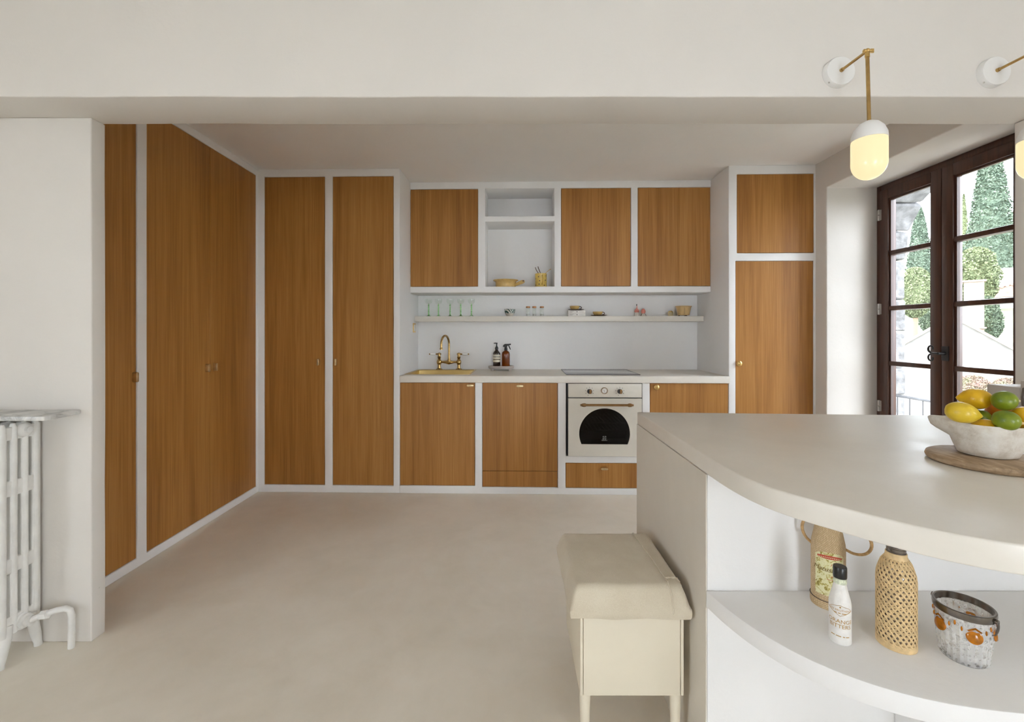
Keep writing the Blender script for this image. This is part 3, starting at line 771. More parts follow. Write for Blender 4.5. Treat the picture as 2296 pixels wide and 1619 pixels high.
M['ysp'] = simple('honey_glaze', (.66, .47, .12), .22, 0, .15, 30)
fin(lt([(0, 0), (.049, 0), (.051, .004), (.051, .112), (.053, .120), (.050, .121), (.046, .112), (.046, .008), (0, .008)], 32), 'jug_body', 'ysp', t)
fin(tb([(.012, -.050, .10), (.014, -.066, .098), (.016, -.076, .08), (.016, -.074, .05), (.013, -.062, .03), (.010, -.050, .026)], [.008, .009, .0085, .008, .008, .008], 12), 'handle', 'ysp', t)
for (ang, z) in ((-2.05, .09), (-1.85, .055), (-1.95, .025), (-2.75, .075), (-2.7, .02), (-.75, .06), (-.55, .10), (-.3, .03), (-1.0, .015), (.6, .06), (1.5, .09), (2.4, .04)):
    R_ = Matrix.Translation((.051*math.cos(ang), .051*math.sin(ang), z)) @ Matrix.Rotation(ang, 4, 'Z') @ Matrix.Rotation(PI/2, 4, 'Y')
    fin(lt([(.0, -.001), (.0058, -.001), (.005, .0008), (0, .001)], 14, mtx=R_), 'spot', 'bglaze', t)
M['stickwood'] = simple('dark_stick', (.11, .055, .025), .5)
for (dx, top, lb) in ((-.014, (-.050, -.004, .178), 'shorter thin dark stick leaning in the spotted jug'), (.004, (-.026, .020, .188), 'longer thin dark stick leaning in the spotted jug')):
    tag(fin(tb([(dx+.012, top[1], .012), (dx, top[1], .11), (top[0]+.006, top[1], top[2]-.02), top], .0032, 8), 'stirring_stick', 'stickwood', None, bw(.245, .43, NZ), -BA), lb, 'stick', 'dark sticks in the spotted jug')
tag(fin(tb([(-.02, .012, .012), (.035, .02, .125), (.07, .022, .155), (.088, .022, .166)], [.003, .003, .0028, .004], 8), 'spoon', 'tan', None, bw(.245, .43, NZ), -BA), 'pale thin wooden spoon leaning out of the spotted jug', 'spoon')
# ---------------------------------------------------------------- soap and spray on a stone tray
M['traystone'] = simple('grey_stone', (.42, .37, .34), .6, 0, .12, 20, .1, 50)
t = thing('soap_tray', 'pale stone tray on stub feet beside the sink', 'tray', bw(-.108, .50, WT1), -BA)
bm = lt([(0, .015), (.095, .015), (.110, .018), (.117, .030), (.114, .040), (.106, .042), (.100, .038), (0, .037)], 40); bmesh.ops.scale(bm, vec=(1, .62, 1), verts=bm.verts); fin(bm, 'dish', 'traystone', t)
for (x, y) in ((-.078, -.035), (.078, -.035), (-.078, .035), (.078, .035)): fin(lt([(0, 0), (.013, 0), (.015, .019), (0, .019)], 14, c=(x, y, .0005)), 'foot', 'traystone', t)
M['amberdark'] = simple('dark_amber_glass', (.030, .012, .006), .1, 0, .05, coat=1)
M['amber'] = simple('amber_glass', (.16, .035, .004), .12, 0, .15, 20)
M['labelcream'] = simple('cream_label', (.70, .65, .50), .6)
BZ_ = WT1+.0375
t = thing('soap_bottle', 'dark pump soap bottle with cream label bands on the stone tray', 'bottle', bw(-.150, .505, BZ_), -BA)
fin(lt([(0, 0), (.031, 0), (.034, .004), (.034, .108), (.031, .122), (.022, .134), (.014, .142), (.013, .150), (0, .150)], 28), 'bottle_body', 'amberdark', t)
for (z0, z1) in ((.038, .058), (.064, .082), (.088, .104)):
    fin(lathe(bmesh.new(), [(.0341, z0), (.0346, z0), (.0346, z1), (.0341, z1)], 28, closed=True), 'label_band', 'labelcream', t)
    bm = bmesh.new()
    for k in range(2):
        zz = z0+.005+.006*k; lathe(bm, [(.0346, zz), (.0349, zz), (.0349, zz+.0012), (.0346, zz+.0012)], 28, closed=True)
    fin(bm, 'label_print', 'stone', t)
p = fin(lt([(0, .150), (.015, .150), (.016, .165), (.009, .176), (.006, .18), (.005, .198), (.008, .200), (.008, .208), (0, .209)], 18), 'pump', 'black', t)
fin(tb([(.006, 0, .205), (-.012, -.004, .207), (-.026, -.006, .205)], [.006, .0045, .003], 8), 'nozzle', 'black', p)
t = thing('spray_bottle', 'amber spray bottle with black trigger head on the stone tray', 'bottle', bw(-.067, .505, BZ_), -BA)
fin(lt([(0, 0), (.033, 0), (.036, .004), (.036, .108), (.033, .124), (.024, .134), (.014, .139), (.013, .145), (0, .145)], 28), 'bottle_body', 'amber', t)
h = fin(lt([(0, .142), (.015, .142), (.015, .158), (.012, .162), (.012, .172), (0, .172)], 18), 'trigger_collar', 'black', t)
bm = bmesh.new(); pr = [(-.028, .176), (-.022, .190), (-.010, .199), (.020, .200), (.044, .202), (.046, .196), (.044, .190), (.020, .186), (.012, .178), (.010, .168), (-.010, .168)]
a_ = [bm.verts.new((x, -.010, z)) for x, z in pr]; b_ = [bm.verts.new((x, .010, z)) for x, z in pr]
bm.faces.new(a_); bm.faces.new(b_[::-1])
for i in range(len(pr)): j = (i+1) % len(pr); bm.faces.new((a_[i], a_[j], b_[j], b_[i]))
fin(bm, 'spray_head', 'black', t, bevel=.002)
fin(tb([(.024, 0, .188), (.030, 0, .174), (.036, 0, .160), (.042, 0, .148)], [.005, .005, .0045, .003], 8), 'trigger', 'black', t)
# ================================================================ island
IT0, IT1 = .880, .930
back_y = lambda x: 1.893-.0617*(x-.531)
curve = [(.531, 1.30), (.5305, 1.22), (.531, 1.17), (.533, 1.12), (.538, 1.065), (.549, 1.010), (.567, .960), (.595, .913), (.630, .868), (.667, .821), (.702, .781), (.741, .747), (.781, .722), (.818, .705), (.87, .686), (.95, .664), (1.05, .649), (1.2, .640)]
def smooth(pts, it=2):
    for _ in range(it):
        out = [pts[0]]
        for a, b in zip(pts, pts[1:]): out += [(a[0]*.75+b[0]*.25, a[1]*.75+b[1]*.25), (a[0]*.25+b[0]*.75, a[1]*.25+b[1]*.75)]
        pts = out+[pts[-1]]
    return pts
top_poly = [(.531, 1.893)]+smooth(curve)+[(2.6, .640), (2.6, back_y(2.6))]
bm = bmesh.new(); prism(bm, top_poly, IT0+.0005, IT1)
o = fin(bm, 'island_worktop', 'worktop', bevel=.004, seg=3); tag(o, 'curved pale concrete top of the kitchen island', 'worktop')
isl = thing('kitchen_island', 'white island with a curved open shelf and a concrete end panel', 'island', (.531, 1.55, 0))
L = lambda *p: tuple((x-.531, y-1.55) for x, y in p)
bm = bmesh.new(); prism(bm, L((.533, 1.2175), (2.6, 1.2175), (2.6, back_y(2.6)-.002), (.533, back_y(.533)-.002)), 0, IT0)
fin(bm, 'body', 'islandwhite', isl, bevel=.003)
bm = bmesh.new(); prism(bm, L((.529, 1.2175), (.5325, 1.2175), (.5325, 1.890), (.529, 1.891)), 0, IT0)
fin(bm, 'end_panel', 'islandend', isl)
sh = [(.529, 1.2165), (.5444, 1.1437), (.573, 1.061), (.622, .978), (.676, .923), (.732, .884), (.785, .8585), (.856, .837), (.9456, .8225), (1.05, .812), (1.2, .805)]
SHZ0, SHZ1 = .5186, .5636
bm = bmesh.new(); prism(bm, L(*(smooth(sh)+[(2.6, .805), (2.6, 1.2165)])), SHZ0, SHZ1)
fin(bm, 'shelf', 'islandwhite', isl, bevel=.003)
fin(bx(1.043-.531, 1.10-.531, .95-1.55, 1.2165-1.55, 0, SHZ0-.0005), 'shelf_support', 'islandwhite', isl, bevel=.003)

# ---------------------------------------------------------------- storage stool against the island end
bn = thing('storage_stool', 'cream painted box stool with linen cushion beside the island end panel', 'stool', (.352, 1.45, 0))
X0, X1, Y0_, Y1_, Z0, Z1 = .20-.352, .505-.352, 1.31-1.45, 1.64-1.45, .20, .45
fin(bx(X0+.010, X1-.010, Y0_, Y0_+.014, Z0, Z1), 'front_panel', 'benchpaint', bn, bevel=.002)
fin(bx(X0+.010, X1-.010, Y1_-.014, Y1_, Z0, Z1), 'back_panel', 'benchpaint', bn, bevel=.002)
fin(bx(X0, X0+.009, Y0_-.001, Y1_, Z0, Z1), 'side_panel', 'benchpaint', bn, bevel=.003)
fin(bx(X1-.009, X1, Y0_-.001, Y1_, Z0, Z1), 'side_panel', 'benchpaint', bn, bevel=.003)
fin(bx(X0+.010, X1-.010, Y0_+.015, Y1_-.015, Z0+.002, Z0+.014), 'bottom_board', 'benchpaint', bn)
def cushion():
    bm = bmesh.new(); n = 34; W, D = .350, .392; cx_, cy_ = (.168+.518)/2-.352, (1.283+1.675)/2-1.45
    TOP, LOW = .526, .470; c = {}
    def top_z(a, b):
        e = lambda t, w: 1-max(0, (abs(t)-(1-w))/w)**2.2
        return LOW+(TOP-LOW)*e(a, .16)*e(b, .18)+.003*noise.noise(Vector((a*2, b*2, 4)))+.004*(1-a*a)*(1-b*b)
    for i in range(n+1):
        for j in range(n+1):
            f = lambda t: math.copysign(abs(t)**.8, t)
            a, b = f(-1+2*i/n), f(-1+2*j/n)
            bow = 1+.008*noise.noise(Vector((a*3, b*3, 1)))
            c[i, j] = bm.verts.new((cx_+a*W/2*bow, cy_+b*D/2*bow, top_z(a, b)))
    for i in range(n):
        for j in range(n): bm.faces.new((c[i, j], c[i+1, j], c[i+1, j+1], c[i, j+1]))
    rim = [(i, 0) for i in range(n)]+[(n, j) for j in range(n)]+[(i, n) for i in range(n, 0, -1)]+[(0, j) for j in range(n, 0, -1)]
    prev = [c[q] for q in rim]
    for (zz, s) in ((.458, 1.004), (.446, .998), (.440, .985), (.446, .93)):
        ring = []
        for q, v0 in zip(rim, prev):
            x, y = c[q].co.x-cx_, c[q].co.y-cy_
            ring.append(bm.verts.new((cx_+x*s, cy_+y*s, zz+.007*noise.noise(Vector((x*9, y*9, 2))))))
        for k in range(len(rim)):
            j = (k+1) % len(rim); bm.faces.new((prev[k], prev[j], ring[j], ring[k]))
        prev = ring
    bm.faces.new(prev)
    o = fin(bm, 'cushion', 'linen', bn, ang=70)
    def seam(pts):      # frayed raw edges of the linen, lying on the cushion
        out = []
        for p, q in zip(pts, pts[1:]):
            for t in range(16): out.append((p[0]+(q[0]-p[0])*t/16, p[1]+(q[1]-p[1])*t/16))
        out.append(pts[-1]); P = []
        for x, y in out:
            z = top_z((x-cx_)/(W/2), max(-1, (y-cy_)/(D/2)))+.0015
            P.append(Vector((x+random.uniform(-.0012, .0012), y, z+random.uniform(0, .0012))))
        if pts[-1][1] < cy_-D/2+.004:
            P += [P[-1]+Vector((.0005, -.003, -.008)), P[-1]+Vector((.001, -.0035, -.018)), P[-1]+Vector((.001, -.003, -.026))]
        fin(tb(P, [random.uniform(.0016, .0038) for _ in P], 6), 'frayed_seam', 'linen', o)
    seam([(.094, cy_+D/2-.004), (.102, cy_), (.108, cy_-D/2+.05), (.112, cy_-D/2+.003)])
    seam([(.107, cy_-D/2+.058), (.135, cy_-D/2+.062), (.160, cy_-D/2+.066)])
cushion()
for (x, y) in ((.2175-.352, 1.332-1.45), (.487-.352, 1.332-1.45), (.252-.352, 1.610-1.45), (.455-.352, 1.610-1.45)):
    fin(lt([(0, 0), (.009, 0), (.010, .004), (.0165, .185), (.0165, .1998), (0, .1998)], 18, c=(x, y, 0)), 'leg', 'benchpaint', bn)

# ---------------------------------------------------------------- bottles on the island shelf
def cyl_map(r, th0, z0, off=.0006):
    return lambda x, y: ((r+off)*math.cos(th0+x/r), (r+off)*math.sin(th0+x/r), z0+y)
def patch(bm, r, th0, w, z0, z1, off=.0005, n=24, top=None):
    rows = []
    for i in range(n+1):
        x = -w/2+w*i/n; a = th0+x/r
        zt = z1 if top is None else top(x, z1)
        rows.append([bm.verts.new(((r+o)*math.cos(a), (r+o)*math.sin(a), z)) for o in (0, off) for z in (z0, zt)])
    for p, q in zip(rows, rows[1:]):
        for (a, b) in ((0, 1), (1, 3), (3, 2), (2, 0)): bm.faces.new((p[a], p[b], q[b], q[a]))
    bm.faces.new([rows[0][k] for k in (0, 1, 3, 2)]); bm.faces.new([rows[-1][k] for k in (0, 1, 3, 2)])
    return bm
def weave():
    m, nt, b = mk('raffia_weave')
    tc = nt.nodes.new('ShaderNodeTexCoord'); sp = nt.nodes.new('ShaderNodeSeparateXYZ'); nt.links.new(tc.outputs['Object'], sp.inputs[0])
    at = nt.nodes.new('ShaderNodeMath'); at.operation = 'ARCTAN2'; nt.links.new(sp.outputs['Y'], at.inputs[0]); nt.links.new(sp.outputs['X'], at.inputs[1])
    s1 = nt.nodes.new('ShaderNodeMath'); s1.operation = 'MULTIPLY'; s1.inputs[1].default_value = .0375; nt.links.new(at.outputs[0], s1.inputs[0])
    cb = nt.nodes.new('ShaderNodeCombineXYZ'); nt.links.new(sp.outputs['Z'], cb.inputs[0]); nt.links.new(s1.outputs[0], cb.inputs[1])
    br = nt.nodes.new('ShaderNodeTexBrick'); nt.links.new(cb.outputs[0], br.inputs['Vector']); br.inputs['Scale'].default_value = 1
    br.inputs['Brick Width'].default_value = .0056; br.inputs['Row Height'].default_value = .0027; br.inputs['Mortar Size'].default_value = .0006; br.inputs['Mortar Smooth'].default_value = .6
    br.inputs['Color1'].default_value = (.80, .62, .39, 1); br.inputs['Color2'].default_value = (.66, .48, .27, 1); br.inputs['Mortar'].default_value = (.42, .28, .14, 1)
    nt.links.new(br.outputs['Color'], b.inputs['Base Color']); b.inputs['Roughness'].default_value = .75
    bp = nt.nodes.new('ShaderNodeBump'); bp.invert = True; bp.inputs['Strength'].default_value = .8; bp.inputs['Distance'].default_value = .0015
    nt.links.new(br.outputs['Fac'], bp.inputs['Height']); nt.links.new(bp.outputs[0], b.inputs['Normal']); return m
M['raffia'] = weave(); M['cane'] = simple('cane', (.72, .52, .27), .5, 0, .15, 90)
M['rope'] = simple('raffia_rope', (.48, .30, .13), .7, 0, .25, 160, .3, 200)
rum = thing('raffia_bottle', 'raffia-covered rum bottle with loop handles and a printed yellow label', 'bottle', (.822, 1.160, SHZ1))
R0 = .0375
fin(lt([(0, 0), (.0385, 0), (.0395, .004), (.0395, .020), (.0375, .0215), (.0375, .150), (.0365, .162), (.030, .195), (.024, .222), (.015, .245), (.0135, .275), (0, .275)], 40), 'raffia_cover', 'raffia', rum)
fin(lt([(0, .2755), (.0135, .2755), (.0135, .300), (0, .301)], 20), 'cap', 'agedbrass', rum)
fin(lathe(bmesh.new(), [(.0378, .0205), (.0402, .0205), (.0402, .0215), (.0378, .0215)], 36, closed=True), 'base_seam', 'bglaze', rum)
def labelmat():
    m, nt, b = mk('printed_rum_label'); mp = coords(nt, 1)
    n = noise_n(nt, mp, 75, 3, .55, 1.5)
    r = ramp(nt, n, [(.36, (.26, .20, .03)), (.42, (.50, .42, .12)), (.47, (.70, .67, .38)), (.75, (.74, .70, .46))])
    nt.links.new(r.outputs[0], b.inputs['Base Color']); b.inputs['Roughness'].default_value = .35; return m
M['rumlabel'] = labelmat(); M['labelpale'] = simple('pale_label', (.72, .68, .44), .4, 0, .05); M['redink'] = simple('red_ink', (.50, .07, .03), .45); M['goldink'] = simple('gold_ink', (.20, .12, .015), .4)
TH = -2.187+.10
lab = fin(patch(bmesh.new(), R0, TH, .066, .036, .146, top=lambda x, z: z-.010*(abs(x)/.033)**3), 'label', 'rumlabel', rum)
bm = patch(bmesh.new(), R0+.0009, TH, .056, .130, .139, .0003, top=lambda x, z: z-.004*(abs(x)/.028)**2); fin(bm, 'label_banner', 'redink', lab)
bm = bmesh.new()
for k in range(14): patch(bm, R0+.0012, TH+(-.025+.05*k/13)/R0, .0018, .1330-.003*(abs(k-6.5)/6.5)**2, .1352-.003*(abs(k-6.5)/6.5)**2, .0003, 2)
fin(bm, 'banner_dots', 'labelpale', lab)
bm = bmesh.new(); text_on(bm, 'ron', .013, cyl_map(R0, TH+.010/R0, .117, .0013), .3); fin(bm, 'lettering', 'redink', lab)
bm = bmesh.new(); text_on(bm, 'Matusalem', .0165, cyl_map(R0, TH-.002/R0, .103, .0015), .35); fin(bm, 'lettering', 'goldink', lab)
bm = patch(bmesh.new(), R0+.0009, TH+.012/R0, .020, .086, .0875, .0003); patch(bm, R0+.0009, TH+.008/R0, .030, .078, .0788, .0003); fin(bm, 'label_rule', 'redink', lab)
fin(patch(bmesh.new(), R0+.0009, TH+.012/R0, .010, .081, .0845, .0003), 'label_mark', 'ink', lab)
rv = Vector((.816, -.578, 0))
for s, pts in ((-1, [(.035, .148), (.050, .160), (.058, .182), (.053, .205), (.038, .218), (.022, .222)]), (1, [(.035, .150), (.055, .142), (.078, .148), (.090, .168), (.086, .192), (.060, .212), (.022, .224)])):
    P = smooth(pts, 2); fin(tb([(rv*s*a+Vector((0, 0, b))) for a, b in P], .0036, 8), 'handle', 'rope', rum)

bit = thing('bitters_bottle', 'small white paper-wrapped bitters bottle with black cap', 'bottle', (.750, 1.020, SHZ1))
M['paper'] = simple('white_wrapper', (.80, .78, .74), .5, 0, .05, 60, .35, 40); M['goldprint'] = simple('gold_print', (.48, .27, .06), .4, .2)
r = .0215
fin(lt([(0, 0), (.0195, 0), (.0215, .002), (.0215, .088), (.0205, .095), (.0150, .117), (.0125, .128), (.0120, .140), (0, .140)], 36), 'wrapper', 'paper', bit)
fin(lt([(.0122, .1320), (.0130, .1330), (.0130, .1440), (.0122, .1445)], 28), 'neck_label', simple('neck_label_paper', (.62, .66, .50), .5, 0, .3, 220), bit)
fin(lt([(0, .1450), (.0132, .1450), (.0136, .148), (.0136, .168), (.0125, .170), (0, .1702)], 28), 'cap', 'black', bit)
TH = math.atan2(-1.02, -.75)+.02
bm = bmesh.new(); text_on(bm, 'ORANGE', .0120, cyl_map(r, TH, .0535)); text_on(bm, 'BITTERS', .0120, cyl_map(r, TH, .0425)); fin(bm, 'lettering', 'goldprint', bit)
bm = bmesh.new(); text_on(bm, 'FEE BROTHERS', .0060, cyl_map(r, TH, .0785)); fin(bm, 'small_lettering', 'goldprint', bit)
for (x0, x1, z) in ((-.012, -.006, .0722), (-.004, .001, .0722), (.003, .012, .0722), (-.018, -.010, .0205), (-.008, .002, .0205), (.005, .009, .0205), (.011, .018, .0205)):
    fin(patch(bmesh.new(), r+.0002, TH+(x0+x1)/2/r, x1-x0, z-.0008, z+.0008, .0003, 3), 'label_dash', 'goldprint', bit)
bm = bmesh.new()
dm = [(-.024, .0790), (-.016, .0850), (0, .0900), (.016, .0850), (.024, .0790), (0, .0660)]
def edge(a, b):
    f = cyl_map(r, TH, 0); tube(bm, [f(a[0]+(b[0]-a[0])*i/8, a[1]+(b[1]-a[1])*i/8) for i in range(9)], .0004, 5)
for a, b in zip(dm, dm[1:]+dm[:1]): edge(a, b)
fin(bm, 'badge_outline', 'goldprint', bit)
bm = bmesh.new(); f = cyl_map(r, TH, .0856); blob(bm, f(0, 0), .0016, 2); fin(bm, 'badge_crest', 'goldprint', bit)

fl_ = thing('cane_flask', 'glass flask wrapped in open cane weave with dark metal cap', 'flask', (.868, 1.008, SHZ1))
prof = [(.0300, .0), (.0345, .004), (.0345, .150), (.0330, .164), (.0265, .186), (.0190, .198), (.0180, .210)]
M['flaskglass'] = simple('dark_flask_glass', (.16, .115, .085), .08, 0, .2, 15, coat=1)
fin(lt([(0, 0)]+prof+[(0, .210)], 36), 'flask_glass', 'flaskglass', fl_)
def rad(z):
    for (r0, z0), (r1, z1) in zip(prof[1:], prof[2:]):
        if z0 <= z <= z1: return r0+(r1-r0)*(z-z0)/(z1-z0)
    return prof[-1][0] if z > .2 else .0345
def strip(bm, f, n, w, off):
    """ribbon along f(t) -> (theta, z) lying on the flask"""
    prev = None
    for i in range(n+1):
        th, z = f(i/n); th2, z2 = f(min(1, i/n+.01)) if i < n else (2*th-f(1-.01)[0], 2*z-f(1-.01)[1])
        rr = rad(z); d = Vector((rr*(th2-th), z2-z)); d.normalize(); nn = Vector((-d.y, d.x))*w/2
        vs = []
        for s in (-1, 1):
            tt, zz = th+s*nn.x/max(rr, .01), z+s*nn.y; q = rad(zz)+off
            vs.append(bm.verts.new((q*math.cos(tt), q*math.sin(tt), zz)))
        if prev: bm.faces.new((prev[0], prev[1], vs[1], vs[0]))
        prev = vs
bm = bmesh.new(); N = 22; tw = (.190/math.tan(math.radians(56)))/.0345
for k in range(N):
    strip(bm, lambda t, k=k: (2*PI*k/N+tw*t, .006+.190*t), 46, .0038, .0012)
    strip(bm, lambda t, k=k: (2*PI*(k+.5)/N-tw*t, .006+.190*t), 46, .0038, .0018)
for k in range(21): strip(bm, lambda t, z=.010+k*.0087: (2*PI*t, z), 40, .0030, .0008)
cw = fin(bm, 'cane_weave', 'cane', fl_); cw['kind'] = 'stuff'
sol = cw.modifiers.new('thickness', 'SOLIDIFY'); sol.thickness = .0009; sol.offset = 0
fin(lathe(bmesh.new(), [(.0345, .0), (.0366, .001), (.0370, .008), (.0364, .015), (.0350, .016), (.0346, .003)], 40, closed=True), 'cane_base_band', 'cane', fl_)
fin(lathe(bmesh.new(), [(.0225, .192), (.0238, .193), (.0202, .2005), (.0196, .208), (.0184, .2085), (.0184, .2)], 32, closed=True), 'cane_neck_band', 'cane', fl_)
M['darkchrome'] = simple('tarnished_silver', (.20, .18, .165), .22, 1, .25, 25)
fin(lt([(0, .2104), (.0172, .2104), (.0178, .213), (.0178, .217), (.0160, .2185), (.0160, .221), (.0172, .2225), (.0172, .2315), (.0160, .233), (0, .2332)], 32), 'cap', 'darkchrome', fl_)

bk = thing('ice_bucket', 'cut-crystal ice bucket with amber bosses and tarnished metal rim', 'ice bucket', (.980, .968, SHZ1))
def crystal():
    m, nt, b = mk('cut_crystal'); mp = coords(nt, 1)
    b.inputs['Roughness'].default_value = .08
    v = nt.nodes.new('ShaderNodeTexVoronoi'); v.inputs['Scale'].default_value = 130; nt.links.new(mp.outputs[0], v.inputs['Vector'])
    r_ = ramp(nt, v, [(.0, (.98, .97, .96)), (.6, (.90, .89, .87))], 'Distance'); nt.links.new(r_.outputs[0], b.inputs['Base Color'])
    bump(nt, b, v, .6, .003, 'Distance')
    t_ = nt.nodes.new('ShaderNodeBsdfTransparent'); t_.inputs[0].default_value = (.96, .96, .95, 1)
    r2 = ramp(nt, v, [(.15, (.08, .08, .08)), (.5, (.42, .42, .42))], 'Distance')  # sparkle of the cut glass painted in as a white Voronoi pattern
    mx = nt.nodes.new('ShaderNodeMixShader'); nt.links.new(r2.outputs[0], mx.inputs[0]); nt.links.new(t_.outputs[0], mx.inputs[1]); nt.links.new(b.outputs[0], mx.inputs[2])
    nt.links.new(mx.outputs[0], nt.nodes['Material Output'].inputs[0]); return m
M['crystal'] = crystal()
pr = [(.0, .0), (.036, .0), (.0395, .004), (.0425, .03), (.0450, .06), (.0472, .085), (.0480, .102), (.0450, .102), (.0440, .085), (.0418, .06), (.0392, .03), (.035, .010), (0, .009)]
bm = lathe(bmesh.new(), pr, 48)
for v in bm.verts:
    rr = math.hypot(v.co.x, v.co.y)
    if rr > .03 and .003 < v.co.z < .1:
        a = math.atan2(v.co.y, v.co.x); k = 1+.018*(1 if int(round(a/(2*PI/48))) % 2 else -1)*(1 if rr > .0 else 0); v.co.x *= k; v.co.y *= k
fin(bm, 'crystal_bowl', 'crystal', bk, ang=12)
rim = fin(lathe(bmesh.new(), [(.0462, .1005), (.0500, .1010), (.0512, .1080), (.0508, .1150), (.0490, .1160), (.0462, .1155)], 48, closed=True), 'metal_rim', 'darkchrome', bk)
M['amberglass'] = simple('amber_boss', (.42, .14, .004), .10, 0, .25, 90)
ca_ = math.atan2(-.968, -.980)
for k in range(5):
    a = ca_+.36+2*PI*k/5; z = .070; rr = .0460
    R_ = Matrix.Translation((rr*math.cos(a), rr*math.sin(a), z)) @ Matrix.Rotation(a, 4, 'Z') @ Matrix.Rotation(PI/2-.14, 4, 'Y')
    fin(lt([(0, -.002), (.0135, -.002), (.0135, .001), (.0105, .0035), (0, .0045)], 24, mtx=R_), 'amber_boss', 'amberglass', bk)
    bm = bmesh.new(); c0 = (rr+.0012)
    vs = []
    for (dx, dz) in ((-.012, .013), (0, .022), (.012, .013), (.009, .011), (0, .0175), (-.009, .011)):
        aa = a+dx/rr; q = rr+.0012+dz*.10; vs.append(bm.verts.new((q*math.cos(aa), q*math.sin(aa), z+dz)))
    bm.faces.new((vs[0], vs[1], vs[4], vs[5])); bm.faces.new((vs[1], vs[2], vs[3], vs[4]))
    g = bmesh.ops.solidify(bm, geom=bm.faces[:], thickness=.0012)
    fin(bm, 'amber_chevron', 'amberglass', bk)
    for da, dz in ((.42, .012), (.62, .020), (.84, .012)):
        aa = a+da; q = .0466+dz*.08
        bm = bmesh.new(); blob(bm, (q*math.cos(aa), q*math.sin(aa), z+dz), .0042, 2, (.45, .45, 1.25)); fin(bm, 'amber_drop', 'amberglass', bk)
pa = ca_+1.15; ax = Vector((math.cos(pa), math.sin(pa), 0)); out = Vector((math.cos(pa+PI/2), math.sin(pa+PI/2), 0))
pts = []
for i in range(33):
    t = PI*i/32; pts.append(ax*.0545*math.cos(t)+(out*.30+Vector((0, 0, -.95))).normalized()*.062*math.sin(t)+Vector((0, 0, .106)))
fin(tb(pts, .0024, 8), 'bail_handle', 'darkchrome', bk)
for s in (1, -1): fin(lt([(0, 0), (.005, 0), (.005, .005), (0, .006)], 12, mtx=Matrix.Translation(ax*s*.0505+Vector((0, 0, .107))) @ Matrix.Rotation(pa+(0 if s > 0 else PI), 4, 'Z') @ Matrix.Rotation(PI/2, 4, 'Y')), 'pivot', 'darkchrome', bk)

# ---------------------------------------------------------------- board, stone bowl and citrus on the island
M['board'] = None
def boardwood():
    m, nt, b = mk('weathered_board'); mp = coords(nt, (1, .12, 1))
    n = noise_n(nt, mp, 95, 4, .6, .6); n2 = noise_n(nt, coords(nt, 1), 22, 3)
    mx = nt.nodes.new('ShaderNodeMath'); mx.operation = 'MULTIPLY_ADD'; mx.inputs[1].default_value = .6; nt.links.new(n2.outputs['Fac'], mx.inputs[0]); nt.links.new(n.outputs['Fac'], mx.inputs[2])
    r_ = ramp(nt, mx, [(.55, (.22, .145, .08)), (.85, (.40, .28, .17)), (1.1, (.50, .38, .25))], 'Value'); nt.links.new(r_.outputs[0], b.inputs['Base Color']); b.inputs['Roughness'].default_value = .6; bump(nt, b, n, .15, .004); return m
M['board'] = boardwood()
o = fin(lt([(0, 0), (.112, 0), (.118, .004), (.1205, .010), (.118, .017), (.112, .020), (0, .020)], 64), 'serving_board', 'board', None, (1.222, 1.145, IT1+.0005)); tag(o, 'round weathered wooden board under the stone bowl', 'board')
BZ0 = IT1+.021
def stone():
    m, nt, b = mk('carved_limestone'); mp = coords(nt, 1)
    n = noise_n(nt, mp, 30, 5, .65); n2 = noise_n(nt, mp, 160, 4, .7)
    r_ = ramp(nt, n, [(.3, (.56, .49, .40)), (.5, (.72, .67, .59)), (.7, (.80, .77, .71))]); nt.links.new(r_.outputs[0], b.inputs['Base Color'])
    b.inputs['Roughness'].default_value = .8; bump(nt, b, n2, .35, .004); return m
M['limestone'] = stone()
def stone_bowl():
    seg = 64; bm = bmesh.new(); ctr = Vector((1.232, 1.158))
    lug = math.atan2(.0695, -.088)
    rows = [(.046, 0), (.056, .003), (.063, .020), (.069, .040), (.074, .054), (.078, .063), (.081, .072), (.083, .080), (.080, .085), (.076, .083), (.067, .07), (.055, .045), (.035, .028), (0, .024)]
    rings = []
    for i, (r_, z) in enumerate(rows):
        if r_ == 0: rings.append([bm.verts.new((0, 0, z))]); continue
        ring = []
        for k in range(seg):
            a = 2*PI*k/seg; da = (a-lug+PI) % (2*PI)-PI
            ext = math.exp(-(da/.30)**2)*.029*max(0, min(1, (z-.044)/.016))**.5 if i < 9 else 0
            dz = math.exp(-(da/.45)**2)*.004 if z > .05 else 0
            wob = 1+.05*noise.noise(Vector((math.cos(a)*2, math.sin(a)*2, z*14)))
            ring.append(bm.verts.new(((r_*wob+ext)*math.cos(a), (r_*wob+ext)*math.sin(a), z+dz)))
        rings.append(ring)
    for a, b in zip(rings, rings[1:]):
        for k in range(seg):
            j = (k+1) % seg
            if len(b) == 1: bm.faces.new((a[k], a[j], b[0]))
            else: bm.faces.new((a[k], a[j], b[j], b[k]))
    bm.faces.new(rings[0])
    o = fin(bm, 'fruit_bowl', 'limestone', None, (ctr.x, ctr.y, BZ0), ang=60); tag(o, 'rough carved limestone bowl with a lug handle, full of citrus', 'bowl')
stone_bowl()
def peel(name, lo, hi, sp=.5):
    m, nt, b = mk(name); mp = coords(nt, 1)
    n = noise_n(nt, mp, 28, 3); r_ = ramp(nt, n, [(.3, lo), (.7, hi)]); nt.links.new(r_.outputs[0], b.inputs['Base Color'])
    b.inputs['Roughness'].default_value = .32; b.inputs['Specular IOR Level'].default_value = sp
    v = noise_n(nt, mp, 420, 2); bump(nt, b, v, .25, .0012); return m
